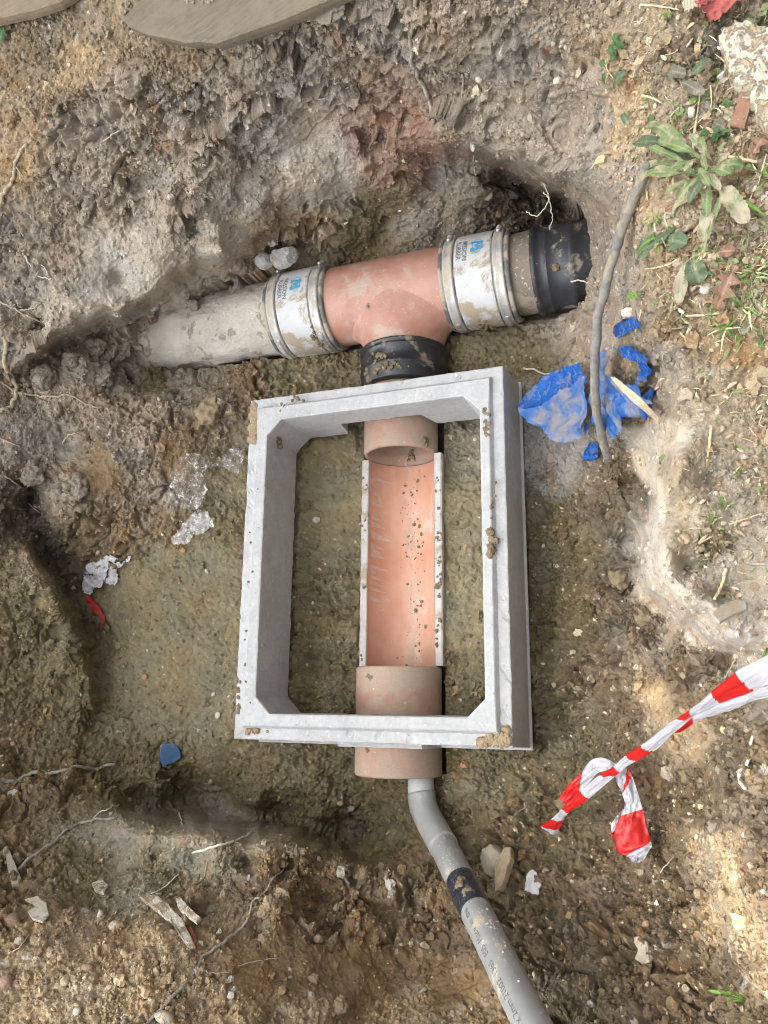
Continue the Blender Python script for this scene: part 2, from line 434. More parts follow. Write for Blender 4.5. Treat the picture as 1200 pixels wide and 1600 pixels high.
ZP = [
 (250,950,OL),(330,1000,OL),(250,1100,OL),(330,1180,OL),(230,880,OL),(300,870,OL),(200,1050,OL),(180,960,OL),(150,1130,OD),(400,1230,OD),(500,1260,OD),(480,1310,OD),(340,800,OD),(360,760,OL),(600,1280,OD),(250,1210,OD),(200,1240,OD),
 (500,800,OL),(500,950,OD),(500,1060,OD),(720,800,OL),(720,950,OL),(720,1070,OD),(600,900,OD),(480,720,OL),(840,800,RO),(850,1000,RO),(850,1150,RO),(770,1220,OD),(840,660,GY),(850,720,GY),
 (450,590,OD),(540,590,OD),(760,560,OD),(820,560,OD),(380,600,BR),(330,650,OD),
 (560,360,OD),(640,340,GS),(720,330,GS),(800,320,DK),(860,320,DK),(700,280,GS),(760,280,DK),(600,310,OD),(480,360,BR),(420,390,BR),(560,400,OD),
 (250,520,PA),(300,500,GY),(220,480,GB),(180,560,GB),(250,580,OD),(340,440,GB),
 (640,200,RE),(560,210,RE),(680,260,RE),(600,250,RE),(700,160,GB),(520,250,GS),(460,270,PA),(400,300,PA),(345,365,PA),(320,380,PA),(430,285,GS),(370,320,GS),(500,250,PA),(540,235,PA),(480,245,PA),(520,262,PA),(440,298,PA),(90,512,PA),(150,455,PA),(200,420,PA),(260,395,PA),(120,480,PA),(300,388,PA),(375,335,PA),(410,275,GS),(350,330,GS),(430,320,GB),
 (296,408,PA),(250,425,PA),(200,450,PA),(150,472,PA),(110,495,GS),(180,425,PA),(230,395,PA),(270,385,PA),(130,450,GS),(60,520,GB),(100,525,GS),(290,350,GB),
 (200,300,GB),(100,300,GB),(300,200,GB),(400,150,GB),(500,100,GB),(600,50,GB),(700,50,GB),(200,150,GB),(100,200,GB),(400,240,GB),(100,400,GB),(20,420,GB),
 (60,60,TS),(130,90,SA),(40,180,SA),(150,40,TS),(0,250,SA),(200,60,TS),(250,90,TS),(0,100,TS),
 (720,80,GS),(690,60,GB),(800,100,GB),(800,200,GB),(860,240,GB),(880,130,GB),(900,50,TS),(905,200,GS),(920,280,GS),(930,180,GB),
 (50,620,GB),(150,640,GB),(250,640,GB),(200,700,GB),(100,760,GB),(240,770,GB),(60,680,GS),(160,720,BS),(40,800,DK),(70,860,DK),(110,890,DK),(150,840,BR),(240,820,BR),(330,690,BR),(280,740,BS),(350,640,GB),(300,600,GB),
 (0,900,OD),(50,950,OD),(50,900,TS),(100,1020,OD),(50,1080,OD),(30,1150,BR),(100,1150,OD),(100,1230,BR),(0,1260,BR),
 (230,1300,OS),(330,1305,GS),(150,1310,OS),(400,1310,OS),(300,1340,OS),(200,1370,OS),(120,1370,OD),(420,1340,BR),(260,1320,OS),(360,1325,OS),(250,1360,OD),(180,1320,GS),
 (60,1420,SA),(60,1500,SA),(150,1470,SA),(150,1560,SA),(250,1480,SA),(260,1560,SA),(40,1580,SA),(340,1480,SA),(350,1570,SA),(0,1400,BR),
 (300,1400,BR),(400,1420,BR),(450,1350,BR),(480,1450,BR),(420,1530,BS),(460,1500,BS),(500,1400,BR),(480,1580,SA),(400,1490,BS),(550,1560,BS),(600,1520,BS),
 (560,1420,BR),(620,1400,BR),(660,1460,BR),(620,1470,BR),(700,1560,BS),(640,1570,SA),(740,1590,SA),
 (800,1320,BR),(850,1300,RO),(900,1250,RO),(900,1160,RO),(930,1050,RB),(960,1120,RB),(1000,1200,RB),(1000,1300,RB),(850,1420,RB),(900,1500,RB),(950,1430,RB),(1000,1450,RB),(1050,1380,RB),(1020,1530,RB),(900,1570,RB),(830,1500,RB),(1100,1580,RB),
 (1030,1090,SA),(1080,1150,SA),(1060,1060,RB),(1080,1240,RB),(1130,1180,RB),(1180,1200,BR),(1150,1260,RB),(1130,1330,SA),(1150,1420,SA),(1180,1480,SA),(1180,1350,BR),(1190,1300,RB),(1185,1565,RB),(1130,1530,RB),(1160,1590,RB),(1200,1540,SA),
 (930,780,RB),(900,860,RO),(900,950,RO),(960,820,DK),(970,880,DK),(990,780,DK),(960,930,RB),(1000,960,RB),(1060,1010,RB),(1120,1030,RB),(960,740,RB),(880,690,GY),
 (1040,660,PB),(1035,700,PB),(1030,730,PB),(1030,760,PB),(1028,790,PB),(1025,820,PB),(1016,850,PB),(1014,880,PB),(1030,905,PB),(1045,925,PB),(1070,950,PB),(1090,970,PB),(1110,985,PB),(1135,1000,PB),(1165,1012,PB),(1055,740,LS),(1050,800,LS),(1045,860,LS),(1065,900,PB),(1100,930,LS),(1140,950,LS),(1060,650,LS),(1080,700,LS),(1080,800,LS),(1150,700,LS),(1150,800,LS),(1190,750,TS),(1190,900,LS),(1120,860,OD),(1150,890,LS),
 (920,490,GB),(930,440,GB),(915,318,GB),(928,365,GB),(932,470,GB),(905,505,GB),(940,540,GB),(960,400,GS),(960,330,GS),(970,270,GS),(960,520,GB),(950,560,BR),(1000,620,DK),(1040,590,GB),(1060,540,BR),(1150,550,BS),(1190,600,TS),(1120,600,TS),
 (1000,380,TS),(1020,300,SA),(990,200,SA),(970,150,SA),(980,80,SA),(1000,30,TS),(1060,90,BR),(1040,130,TS),(1090,150,BR),(1100,80,DK),(1150,200,TS),(1050,420,TS),(1100,400,TS),(1180,400,TS),(1150,320,TS),(1050,180,TS),(1190,500,TS),(1100,470,TS),
]
ZUV = np.array([(a, b) for a, b, _ in ZP], float)
ZPAR = np.array([[*z[0], *z[1:]] for _, _, z in ZP], float)
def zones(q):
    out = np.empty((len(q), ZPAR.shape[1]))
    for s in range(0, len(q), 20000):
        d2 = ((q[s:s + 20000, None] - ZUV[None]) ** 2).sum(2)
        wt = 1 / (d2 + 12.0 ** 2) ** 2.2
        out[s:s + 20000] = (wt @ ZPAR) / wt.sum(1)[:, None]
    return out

PX0, PZ0 = 0.012, -0.027        # axis of the channel run (along y)
TY0, TZ0, TR = 0.615, -0.022, 0.090   # axis of the old run (along x), turned by TTH
TTH = R_(0.1)

STEP = 1.25
ug = np.concatenate([np.arange(-330, -30, 10), np.arange(-30, 1230, STEP), np.arange(1230, 1531, 10)])
vg = np.concatenate([np.arange(-330, -30, 10), np.arange(-30, 1630, STEP), np.arange(1630, 1931, 10)])
# coarse evaluation, then bilinear
uc = np.linspace(ug[0], ug[-1], 620); vc = np.linspace(vg[0], vg[-1], 750)
UC, VC = np.meshgrid(uc, vc)
qc = np.stack([UC.ravel(), VC.ravel()], 1)
def wn(s, k): return perlin(np.stack([UC.ravel() / s, VC.ravel() / s, np.full(UC.size, k)], 1))
wq = np.stack([wn(70, 21.) * 11 + wn(26, 23.) * 4, wn(70, 22.) * 11 + wn(26, 24.) * 4], 1)
zc = rbf_eval(qc + wq).reshape(UC.shape)         # edges wander: nothing dug by hand is straight
def blur(a, k=1):
    for _ in range(k):
        b = np.pad(a, ((1, 1), (1, 1)) + ((0, 0),) * (a.ndim - 2), mode='edge')
        a = (b[:-2, 1:-1] + b[2:, 1:-1] + b[1:-1, :-2] + b[1:-1, 2:] + 2 * b[1:-1, 1:-1]) / 6
    return a
zc = blur(zc, 1)
# soil zones with wandering borders
wv = np.stack([perlin(np.stack([UC.ravel() / s, VC.ravel() / s, np.full(UC.size, k)], 1)) * a
               for k, (s, a) in enumerate(((90, 34), (90, 34)))], 1)
wv += np.stack([perlin(np.stack([UC.ravel() / 28, VC.ravel() / 28, np.full(UC.size, 5 + k)], 1)) * 12 for k in range(2)], 1)
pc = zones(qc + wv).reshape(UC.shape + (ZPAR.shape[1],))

def bil(a, u, v):
    fu = np.clip((u - uc[0]) / (uc[1] - uc[0]), 0, len(uc) - 1.001); fv = np.clip((v - vc[0]) / (vc[1] - vc[0]), 0, len(vc) - 1.001)
    i = fu.astype(int); j = fv.astype(int); fu = fu - i; fv = fv - j
    if a.ndim == 3: fu = fu[..., None]; fv = fv[..., None]
    return (a[j, i] * (1 - fu) + a[j, i + 1] * fu) * (1 - fv) + (a[j + 1, i] * (1 - fu) + a[j + 1, i + 1] * fu) * fv

UG, VG = np.meshgrid(ug, vg)
zg = bil(zc, UG, VG)
PB = ray(UG, VG, zg)                        # smooth base surface
par = bil(pc, UG, VG).reshape(-1, ZPAR.shape[1])
gu = np.gradient(PB, axis=1); gv = np.gradient(PB, axis=0)
NB = np.cross(gv, gu)
NB /= np.linalg.norm(NB, axis=2)[..., None] + 1e-12
NB[NB[..., 2] < 0] *= -1
nr, nc = UG.shape
p = PB.reshape(-1, 3).astype(np.float32)
clod, mid, fine, peb, wet = (par[:, 3 + k] for k in range(5))

wx = np.stack([perlin(p * 22 + k * 17.3) for k in range(3)], 1) * 0.010
wx += np.stack([perlin(p * 90 + k * 7.7) for k in range(3)], 1) * 0.0022
q = p + wx
m_big = sstep(-0.25, 0.35, perlin(p * 9 + 3.1))
m_mid = sstep(-0.35, 0.3, perlin(p * 14 + 9.4))
m_sm = sstep(-0.4, 0.25, perlin(p * 17 + 31.7))
a1, a2, id1, at = worley(q / np.array([.042, .042, .034], np.float32))
b1, b2, id2, bt = worley(q / .0175 + 5.2)
c1, c2, id3, ct = worley((p + wx * .5) / .0075 + 1.7)
d1, d2, id4, dt = worley(p / .0125 + 8.8)
e1, e2, id5, et = worley(p / .0046 + 2.2)
f_lo = perlin(p * 7 + 4.4); f_a = perlin(p * 18 + 1.2); f_b = perlin(p * 45 + 7.9); f_c = perlin(p * 110 + 3.3); f_d = perlin(p * 260 + 6.1)
h = f_lo * .010 * (0.3 + clod) + f_a * .006 * (0.25 + clod)
h += f_b * .0035 * (0.25 + mid) + f_c * .0022 * (0.3 + fine) + f_d * .0012 * (0.3 + fine)
h -= np.abs(perlin(q * 60 + 15.5)) * .0060 * mid + np.abs(perlin(q * 150 + 2.5)) * .0018 * fine
cr1 = sstep(0, .20, a2 - a1); cr2 = sstep(0, .26, b2 - b1); cr3 = sstep(0, .3, c2 - c1)
at = at * sstep(0, .34, a2 - a1); bt = bt * sstep(0, .36, b2 - b1); ct = ct * sstep(0, .4, c2 - c1); et = et * sstep(0, .4, e2 - e1)
r1 = _rnd[id1, 0]; r2 = _rnd[id2, 1]; r3 = _rnd[id3, 2]; r4 = _rnd[id4, 0]; r5 = _rnd[id5, 1]
h += clod * m_big * ((1 - a1) * .012 * (0.4 + r1) + at * .022 + (cr1 - 1) * .014)
h += mid * (0.30 + 0.70 * m_mid) * ((1 - b1) * .0055 * (0.3 + r2) + bt * .0085 + (cr2 - 1) * .0055)
h += fine * (0.35 + 0.65 * m_sm) * ((1 - c1) * .0022 * (0.2 + r3 * 1.3) + ct * .0026 + (cr3 - 1) * .0026)
h += fine * et * .0012
# big lumps that fell from the spade
g1, g2, id6, gt = worley((p + wx * 1.5) / np.array([.085, .085, .06], np.float32) + 3.3)
big = np.clip((clod - .55) / .4, 0, 1) * sstep(-.1, .35, perlin(p * 6 + 51.3))
h += big * ((1 - g1) * .018 * (.3 + _rnd[id6, 0]) + gt * sstep(0, .34, g2 - g1) * .030 + (sstep(0, .16, g2 - g1) - 1) * .020)
stone = (r4 > .70) * np.sqrt(np.clip(1 - (d1 / .62) ** 2, 0, 1))
h += peb * stone * .0055 * (r4 - .2)
h -= .006 * clod + .003 * mid
# steep faces are long in the mesh: keep the relief there no rougher than the mesh can carry
def smear_len(g, du):
    l = np.linalg.norm(g, axis=2) / du
    return l
su = smear_len(gu, np.gradient(ug)[None, :]); sv = smear_len(gv, np.gradient(vg)[:, None])
nomd = ((PB - CAM_C) @ CAM_R[2]) / FPX
stretch = (np.maximum(su, sv) / nomd)
for _ in range(3): stretch = blur(stretch, 2)
damp = 1 / (1 + np.clip(stretch - 1.35, 0, None) * 1.1)
h = blur((h * damp.ravel()).reshape(nr, nc), 1).ravel()
PD = p + NB.reshape(-1, 3) * h[:, None].astype(np.float32)

dxr = np.maximum(np.abs(PD[:, 0]) - .283, 0); dyr = np.maximum(np.abs(PD[:, 1]) - .358, 0)
dro = np.where((np.abs(PD[:, 0]) < .283) & (np.abs(PD[:, 1]) < .358), 9, np.hypot(dxr, dyr))
bed = np.exp(-(dro / .020) ** 2) * (.006 + .012 * np.clip(perlin(p * 24 + 61) + .35, 0, 1)) * (PD[:, 2] < .06)
dri = np.minimum(np.minimum(PD[:, 0] + .224, .230 - PD[:, 0]), np.minimum(PD[:, 1] + .301, .294 - PD[:, 1]))
bed += np.where((dri > -.03) & (PD[:, 2] < .06), np.exp(-(np.clip(dri, 0, None) / .022) ** 2), 0) * (.012 + .020 * np.clip(perlin(p * 20 + 67) + .3, 0, 1)) * (np.abs(PD[:, 0] - PX0) > .11)
for ax_, r0 in ((PD[:, 0] - PX0, .092),):
    side_ = np.abs(ax_) - r0
    bed += np.where((PD[:, 1] > -.43) & (PD[:, 1] < .42), np.exp(-(side_ / .016) ** 2), 0) * (.004 + .010 * np.clip(perlin(p * 30 + 71), 0, 1))
PD[:, 2] += bed
# keep the earth under the pipes and inside the channel
def under(P, along, across, z0, R, lo, hi):
    dx = np.abs(across)
    inside = (dx < R) & (along > lo) & (along < hi) & (P[:, 2] < z0 + .8 * R)
    zb = z0 - np.sqrt(np.clip(R * R - dx * dx, 0, None)) - .006
    P[:, 2] = np.where(inside, np.minimum(P[:, 2], zb), P[:, 2])
under(PD, PD[:, 1], PD[:, 0] - PX0, PZ0, .094, -.413, .55)
ty = PD[:, 1] - (TY0 + math.tan(TTH) * PD[:, 0])
under(PD, PD[:, 0], ty, TZ0, .098, -.60, .425)

# ------------------------------------------------------------------ terrain: colour of the soil, with the zones' painted shade
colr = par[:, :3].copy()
lum = 1 + (.20 * f_lo + .16 * f_a) * (1 - .5 * wet) + .16 * f_b + .14 * f_c
lum *= 1 + (r1 - .5) * .16 * clod + (r2 - .5) * .26 * mid + (r3 - .5) * .34 * fine
hue = perlin(p * 11 + 12.2)
colr *= lum[:, None]
colr[:, 0] *= 1 + .10 * hue; colr[:, 2] *= 1 - .14 * hue
rust = sstep(.30, .62, perlin(p * 26 + 40.4)) * (perlin(p * 6 + 2.2) > 0) * (1 - .75 * wet)
colr = colr * (1 - .45 * rust[:, None]) + np.array([.30, .16, .07]) * .45 * rust[:, None]
dryc = sstep(.15, .55, perlin(p * 13 + 21.4)) * .35 * (1 - wet)
colr = colr * (1 - dryc[:, None]) + np.array([.36, .31, .24]) * dryc[:, None]
# pebbles and grit in the earth
st = (peb * stone > .12)[:, None]
pal = np.array([[.48, .40, .28], [.36, .25, .15], [.55, .50, .42], [.30, .24, .18], [.42, .30, .20]])
pw = np.where(_rnd[id4, 1] > .8, .9, .35)[:, None]
colr = np.where(st, colr * (1 - pw) + pw * pal[(r4 * 997).astype(int) % 5] * (0.6 + .4 * _rnd[id4, 2])[:, None], colr)
gr = (r5 > .972 + .012 * wet) & (e1 < .40)
colr = np.where(gr[:, None], np.array([.52, .42, .26]) * (0.6 + .6 * _rnd[id5, 2])[:, None], colr)
gr2 = (r3 > .982 + .011 * wet) & (c1 < .38)
colr = np.where(gr2[:, None], np.array([.58, .50, .38]) * (0.55 + .6 * _rnd[id3, 0])[:, None], colr)
gr3 = (r5 < .03) & (e1 < .45)
colr = np.where(gr3[:, None], colr * .45, colr)
colr = np.clip(colr, .015, .75)
tint = np.concatenate([colr, np.ones((len(colr), 1))], 1)

F = grid_faces(nr, nc)
# carry the sheet outwards to the horizon
bi = np.concatenate([np.arange(nc), np.arange(2 * nc - 1, nr * nc, nc), np.arange(nr * nc - 2, (nr - 1) * nc - 1, -1), np.arange((nr - 2) * nc, 0, -nc)])
cen = np.array([.1, .1, 0])
rings = []
for k, s in enumerate((0, 1.0, 6, 40)):
    b = PD[bi]; d = b - cen; d[:, 2] = 0
    d /= np.linalg.norm(d, axis=1)[:, None]
    rr = b + d * (s + .3)
    rr[:, 2] = b[:, 2] * (.5 if k == 0 else 0) + .60 * (.5 if k == 0 else 1) + rng.normal(size=len(b)) * .004 * (k < 2)
    rings.append(rr)
allV = np.vstack([PD] + rings)
nb = len(bi); base = len(PD)
idx = [bi] + [base + k * nb + np.arange(nb) for k in range(4)]
RF = [np.stack([a, np.roll(a, -1), np.roll(b, -1), b], 1) for a, b in zip(idx[:-1], idx[1:])]
allF = np.vstack([F] + RF)
ext = np.tile(np.array([[.28, .22, .14, 1]]), (4 * nb, 1)) * (0.8 + .4 * rng.rand(4 * nb, 1))
M_soil = attr_mat('soil', rough=0.92, spec=0.25, var=.30, scale=620, bstr=.40, bdist=.0014, sheen_attr='wet')
ground = mesh_obj('ground', allV, allF, M_soil, attrs={'tint': ('FLOAT_COLOR', np.vstack([tint, ext])),
                  'wet': ('FLOAT', np.concatenate([np.clip(wet * (0.6 + .8 * m_sm), 0, 1), np.zeros(4 * nb)]))})
tag(ground, kind='structure')
PDG = PD.reshape(nr, nc, 3)
NBG = NB

def gidx(u, v):
    fu = np.interp(u, ug, np.arange(nc)); fv = np.interp(v, vg, np.arange(nr))
    return fu, fv
def surf(u, v, h=0.0, smooth=2):
    """point on the ground seen near photo pixel (u, v), lifted by h along the slope's normal"""
    fu, fv = gidx(u, v)
    i = int(round(fu)); j = int(round(fv))
    s = smooth
    blk = PDG[max(j - s, 0):j + s + 1, max(i - s, 0):i + s + 1].reshape(-1, 3)
    n = NBG[min(j, nr - 1), min(i, nc - 1)]
    return blk.mean(0) + n * h
def snorm(u, v):
    fu, fv = gidx(u, v)
    j, i = int(round(fv)), int(round(fu))
    n = NBG[max(j - 6, 0):j + 7, max(i - 6, 0):i + 7].reshape(-1, 3).mean(0)
    return n / np.linalg.norm(n)
# ------------------------------------------------------------------ materials for the pipes and the chamber
def concrete():
    mt, nt, bs = new_mat('cast_concrete'); v = tc(nt)
    c = mix(nt, ramp(nt, noise(nt, 16, 7, .7, v), [(.3, 0.), (.7, 1.)]), (.36, .365, .365), (.50, .505, .505))
    c = mix(nt, ramp(nt, noise(nt, 120, 5, .7, v), [(.44, 0.), (.66, .45)]), c, (.33, .335, .335))
    c = mix(nt, ramp(nt, noise(nt, 150, 4, .6, v), [(.60, 0.), (.68, .6)]), c, (.58, .58, .57))
    st = ramp(nt, noise(nt, 8, 9, .78, v), [(.56, 0.), (.72, .55)])                       # damp tan stains
    c = mix(nt, st, c, (.36, .325, .26))
    d = ramp(nt, noise(nt, 34, 8, .75, v), [(.66, 0.), (.71, .9)])                            # splashes of mud
    c = mix(nt, d, c, (.27, .21, .13))
    vo = N(nt, 'ShaderNodeTexVoronoi', Scale=150.0); nt.links.new(v, vo.inputs['Vector'])
    sel = N(nt, 'ShaderNodeSeparateColor'); nt.links.new(vo.outputs['Color'], sel.inputs[0])
    big = N(nt, 'ShaderNodeMath', operation='MULTIPLY'); nt.links.new(sel.outputs[0], big.inputs[0]); nt.links.new(sel.outputs[1], big.inputs[1])
    rad = N(nt, 'ShaderNodeMath', operation='MULTIPLY_ADD'); nt.links.new(big.outputs[0], rad.inputs[0]); rad.inputs[1].default_value = .75; rad.inputs[2].default_value = -.36
    hole = N(nt, 'ShaderNodeMath', operation='LESS_THAN'); nt.links.new(vo.outputs['Distance'], hole.inputs[0]); nt.links.new(rad.outputs[0], hole.inputs[1])
    hm = N(nt, 'ShaderNodeMath', operation='MULTIPLY'); nt.links.new(hole.outputs[0], hm.inputs[0]); hm.inputs[1].default_value = .55
    c = mix(nt, hm.outputs[0], c, (.26, .255, .245))                                          # air holes, darker than the face
    nt.links.new(c, bs.inputs['Base Color']); bs.inputs['Roughness'].default_value = .88; bs.inputs['Specular IOR Level'].default_value = .25
    hh = N(nt, 'ShaderNodeMath', operation='SUBTRACT'); nt.links.new(noise(nt, 260, 5, .65, v), hh.inputs[0]); nt.links.new(hole.outputs[0], hh.inputs[1])
    bump(nt, bs, hh.outputs[0], .5, .0016)
    return mt
M_conc = concrete()
M_clay = weathered('glazed_clay', (.42, .20, .145), (.52, .305, .24), rough=.5, scale=13, dirt=(.47, .35, .285), dirt_amt=.36, dirt_scale=10, bump_s=.12, bump_scale=140,
                   specks=(.70, .58, .50), speck_amt=.28, speck_scale=190)
M_clay_dusty = weathered('dusty_clay', (.33, .195, .14), (.42, .29, .225), rough=.75, scale=15, dirt=(.33, .25, .19), dirt_amt=.55, dirt_scale=9, bump_s=.2, bump_scale=180,
                   specks=(.66, .56, .48), speck_amt=.27, speck_scale=150)
M_channel = weathered('clay_channel', (.56, .275, .175), (.62, .365, .265), rough=.45, scale=11, dirt=(.62, .50, .43), dirt_amt=.12, dirt_scale=10, bump_s=.08, bump_scale=120)
def silt_channel(mt):
    nt = mt.node_tree; bs = nt.nodes['Principled BSDF']; v = tc(nt)
    src = bs.inputs['Base Color'].links[0].from_socket
    mp = N(nt, 'ShaderNodeMapping'); nt.links.new(v, mp.inputs['Vector']); mp.inputs['Scale'].default_value = (1.6, .55, 1)
    sx = N(nt, 'ShaderNodeSeparateXYZ'); nt.links.new(v, sx.inputs[0])
    ab = N(nt, 'ShaderNodeMath', operation='ABSOLUTE'); nt.links.new(sx.outputs[0], ab.inputs[0])
    mr = N(nt, 'ShaderNodeMapRange'); nt.links.new(ab.outputs[0], mr.inputs[0]); mr.inputs[1].default_value = .0; mr.inputs[2].default_value = .05; mr.inputs[3].default_value = .16; mr.inputs[4].default_value = -.12
    ad = N(nt, 'ShaderNodeMath', operation='ADD'); nt.links.new(noise(nt, 34, 9, .74, mp.outputs[0], .5), ad.inputs[0]); nt.links.new(mr.outputs[0], ad.inputs[1])
    c = mix(nt, ramp(nt, ad.outputs[0], [(.60, 0.), (.72, .75)]), src, (.42, .29, .19))
    c = mix(nt, ramp(nt, noise(nt, 12, 7, .7, mp.outputs[0], .4), [(.50, 0.), (.66, .6)]), c, (.62, .42, .31))
    nt.links.new(c, bs.inputs['Base Color'])
silt_channel(M_channel)
M_rim = weathered('sawn_clay', (.43, .40, .375), (.54, .51, .485), rough=.8, scale=40, dirt=(.34, .28, .20), dirt_amt=.25, dirt_scale=26, bump_s=.3, bump_scale=260)
M_mortar = weathered('mortar_crust', (.47, .435, .37), (.58, .545, .475), rough=.92, scale=16, dirt=(.40, .345, .26), dirt_amt=.18, dirt_scale=22, bump_s=.8, bump_scale=150, bdist=.004, spec=.2)
M_mortar_lump = weathered('mortar', (.38, .37, .35), (.50, .49, .465), rough=.92, scale=22, bump_s=.8, bump_scale=120, dirt=(.34,.29,.22), dirt_amt=.2, dirt_scale=40, spec=.2)
M_muddy_pipe = weathered('muddy_pipe', (.19, .16, .125), (.25, .21, .17), rough=.9, scale=20, dirt=(.30, .25, .19), dirt_amt=.35, dirt_scale=16, bump_s=.5, bump_scale=200, specks=(.50, .45, .38), speck_amt=.34, speck_scale=130)
M_rubber = weathered('grey_rubber', (.11, .11, .108), (.19, .188, .18), rough=.65, scale=30, dirt=(.38, .34, .28), dirt_amt=.5, dirt_scale=15, bump_s=.15)
M_black = weathered('black_plastic', (.018, .019, .022), (.030, .031, .036), rough=.34, scale=20, dirt=(.20, .165, .11), dirt_amt=.17, dirt_scale=17, bump_s=.1, specks=(.30, .28, .25), speck_amt=.25, speck_scale=160)
M_blacksock = weathered('black_socket_plastic', (.024, .026, .031), (.046, .048, .055), rough=.42, scale=20, dirt=(.26, .22, .17), dirt_amt=.16, dirt_scale=20, bump_s=.1, specks=(.38, .36, .33), speck_amt=.26, speck_scale=140)
M_steel = weathered('steel_band', (.46, .46, .45), (.60, .60, .58), rough=.42, scale=25, dirt=(.46, .42, .35), dirt_amt=.45, dirt_scale=16, bump_s=.15, metal=.45)
M_label = weathered('silver_label', (.50, .51, .51), (.62, .63, .63), rough=.5, scale=18, dirt=(.38, .32, .235), dirt_amt=.42, dirt_scale=15, bump_s=.2, metal=.0)
M_grey = weathered('grey_plastic', (.25, .255, .245), (.33, .335, .325), rough=.36, scale=12, dirt=(.42, .37, .29), dirt_amt=.16, dirt_scale=24, bump_s=.05, specks=(.60, .57, .50), speck_amt=.25, speck_scale=100)
M_grey2 = weathered('light_grey_plastic', (.38, .385, .38), (.46, .465, .46), rough=.4, scale=10, bump_s=.05)
M_solvent = weathered('solvent_smear', (.50, .47, .40), (.58, .55, .47), rough=.6, scale=30, bump_s=.2)
M_tapeband = weathered('black_tape', (.014, .016, .024), (.032, .034, .046), rough=.3, scale=60, dirt=(.26, .21, .13), dirt_amt=.08, dirt_scale=30, bump_s=.15, specks=(.20, .20, .22), speck_amt=.34, speck_scale=300)
M_ink = weathered('black_ink', (.085, .087, .09), (.15, .152, .155), rough=.6, scale=300)
M_greyink = weathered('grey_ink', (.10, .105, .115), (.20, .20, .21), rough=.6, scale=300)
M_blueink = weathered('blue_ink', (.06, .30, .52), (.10, .38, .60), rough=.5, scale=200)
M_mudlump = weathered('mud', (.165, .128, .075), (.25, .20, .13), rough=.9, scale=70, bump_s=.6, bump_scale=300, bdist=.002, spec=.2)
M_paleclod = weathered('dry_mud', (.27, .20, .125), (.38, .30, .20), rough=.95, scale=60, bump_s=.7, bump_scale=300, bdist=.002, spec=.2)

# ------------------------------------------------------------------ shape helpers
def frame_from(axis, up=(0, 0, 1)):
    a = np.array(axis, float); a /= np.linalg.norm(a)
    u_ = np.array(up, float); u_ -= a * (u_ @ a); u_ /= np.linalg.norm(u_)
    return a, u_, np.cross(a, u_)

def lathe(mb, o, axis, prof, n=72, up=(0, 0, 1), wob=0.0, a0=0, a1=2 * math.pi, caps=False, seed=0):
    """profile [(distance along the axis, radius)] swept round"""
    a, u_, s_ = frame_from(axis, up)
    full = abs(a1 - a0 - 2 * math.pi) < 1e-6
    th = np.linspace(a0, a1, n, endpoint=not full)
    rows = []
    for d, r in prof:
        rr = np.full(n, r)
        if wob: rr = rr + wob * perlin(np.stack([np.cos(th) * 2, np.sin(th) * 2, np.full(n, d * 25 + seed)], 1))
        rows.append(np.array(o) + a * d + (np.cos(th)[:, None] * u_ + np.sin(th)[:, None] * s_) * rr[:, None])
    V = np.vstack(rows)
    F_ = grid_faces(len(prof), n, full)
    F_ = [tuple(f) for f in F_]
    if caps:
        F_.append(tuple(range(n - 1, -1, -1)))
        F_.append(tuple(range((len(prof) - 1) * n, len(prof) * n)))
    return mb.add(V, F_)

def catmull(P, n):
    P = np.array(P, float)
    Q = np.vstack([2 * P[0] - P[1], P, 2 * P[-1] - P[-2]])
    out = []
    for i in range(1, len(Q) - 2):
        for t in np.arange(n) / n:
            a, b, c, d = Q[i - 1:i + 3]
            out.append(.5 * (2 * b + (c - a) * t + (2 * a - 5 * b + 4 * c - d) * t * t + (3 * b - a - 3 * c + d) * t ** 3))
    out.append(P[-1])
    return np.array(out)

def tube(mb, P, R, n=10, caps=True, rough=0.0, seed=0.0):
    P = np.array(P, float)
    R = np.broadcast_to(np.array(R, float), (len(P),))
    T = np.gradient(P, axis=0); T /= np.linalg.norm(T, axis=1)[:, None] + 1e-12
    u_ = np.cross(T[0], [0.3, 0.2, 1]); u_ /= np.linalg.norm(u_)
    th = np.linspace(0, 2 * math.pi, n, endpoint=False)
    rows = []
    for i in range(len(P)):
        u_ = u_ - T[i] * (u_ @ T[i]); u_ /= np.linalg.norm(u_) + 1e-12
        s_ = np.cross(T[i], u_)
        rr = np.full(n, R[i])
        if rough: rr = rr * (1 + rough * perlin(np.stack([np.cos(th) + seed, np.sin(th) + i * .35, np.full(n, seed * 3.1)], 1)))
        rows.append(P[i] + (np.cos(th)[:, None] * u_ + np.sin(th)[:, None] * s_) * rr[:, None])
    F_ = [tuple(f) for f in grid_faces(len(P), n, True)]
    if caps:
        F_ += [tuple(range(n - 1, -1, -1)), tuple(range((len(P) - 1) * n, len(P) * n))]
    return mb.add(np.vstack(rows), F_)

_ICO = {}
def ico(sub):
    if sub not in _ICO:
        bm = bmesh.new(); bmesh.ops.create_icosphere(bm, subdivisions=sub, radius=1)
        V = np.array([v.co for v in bm.verts]); F_ = [tuple(v.index for v in f.verts) for f in bm.faces]
        bm.free(); _ICO[sub] = (V, F_)
    return _ICO[sub]

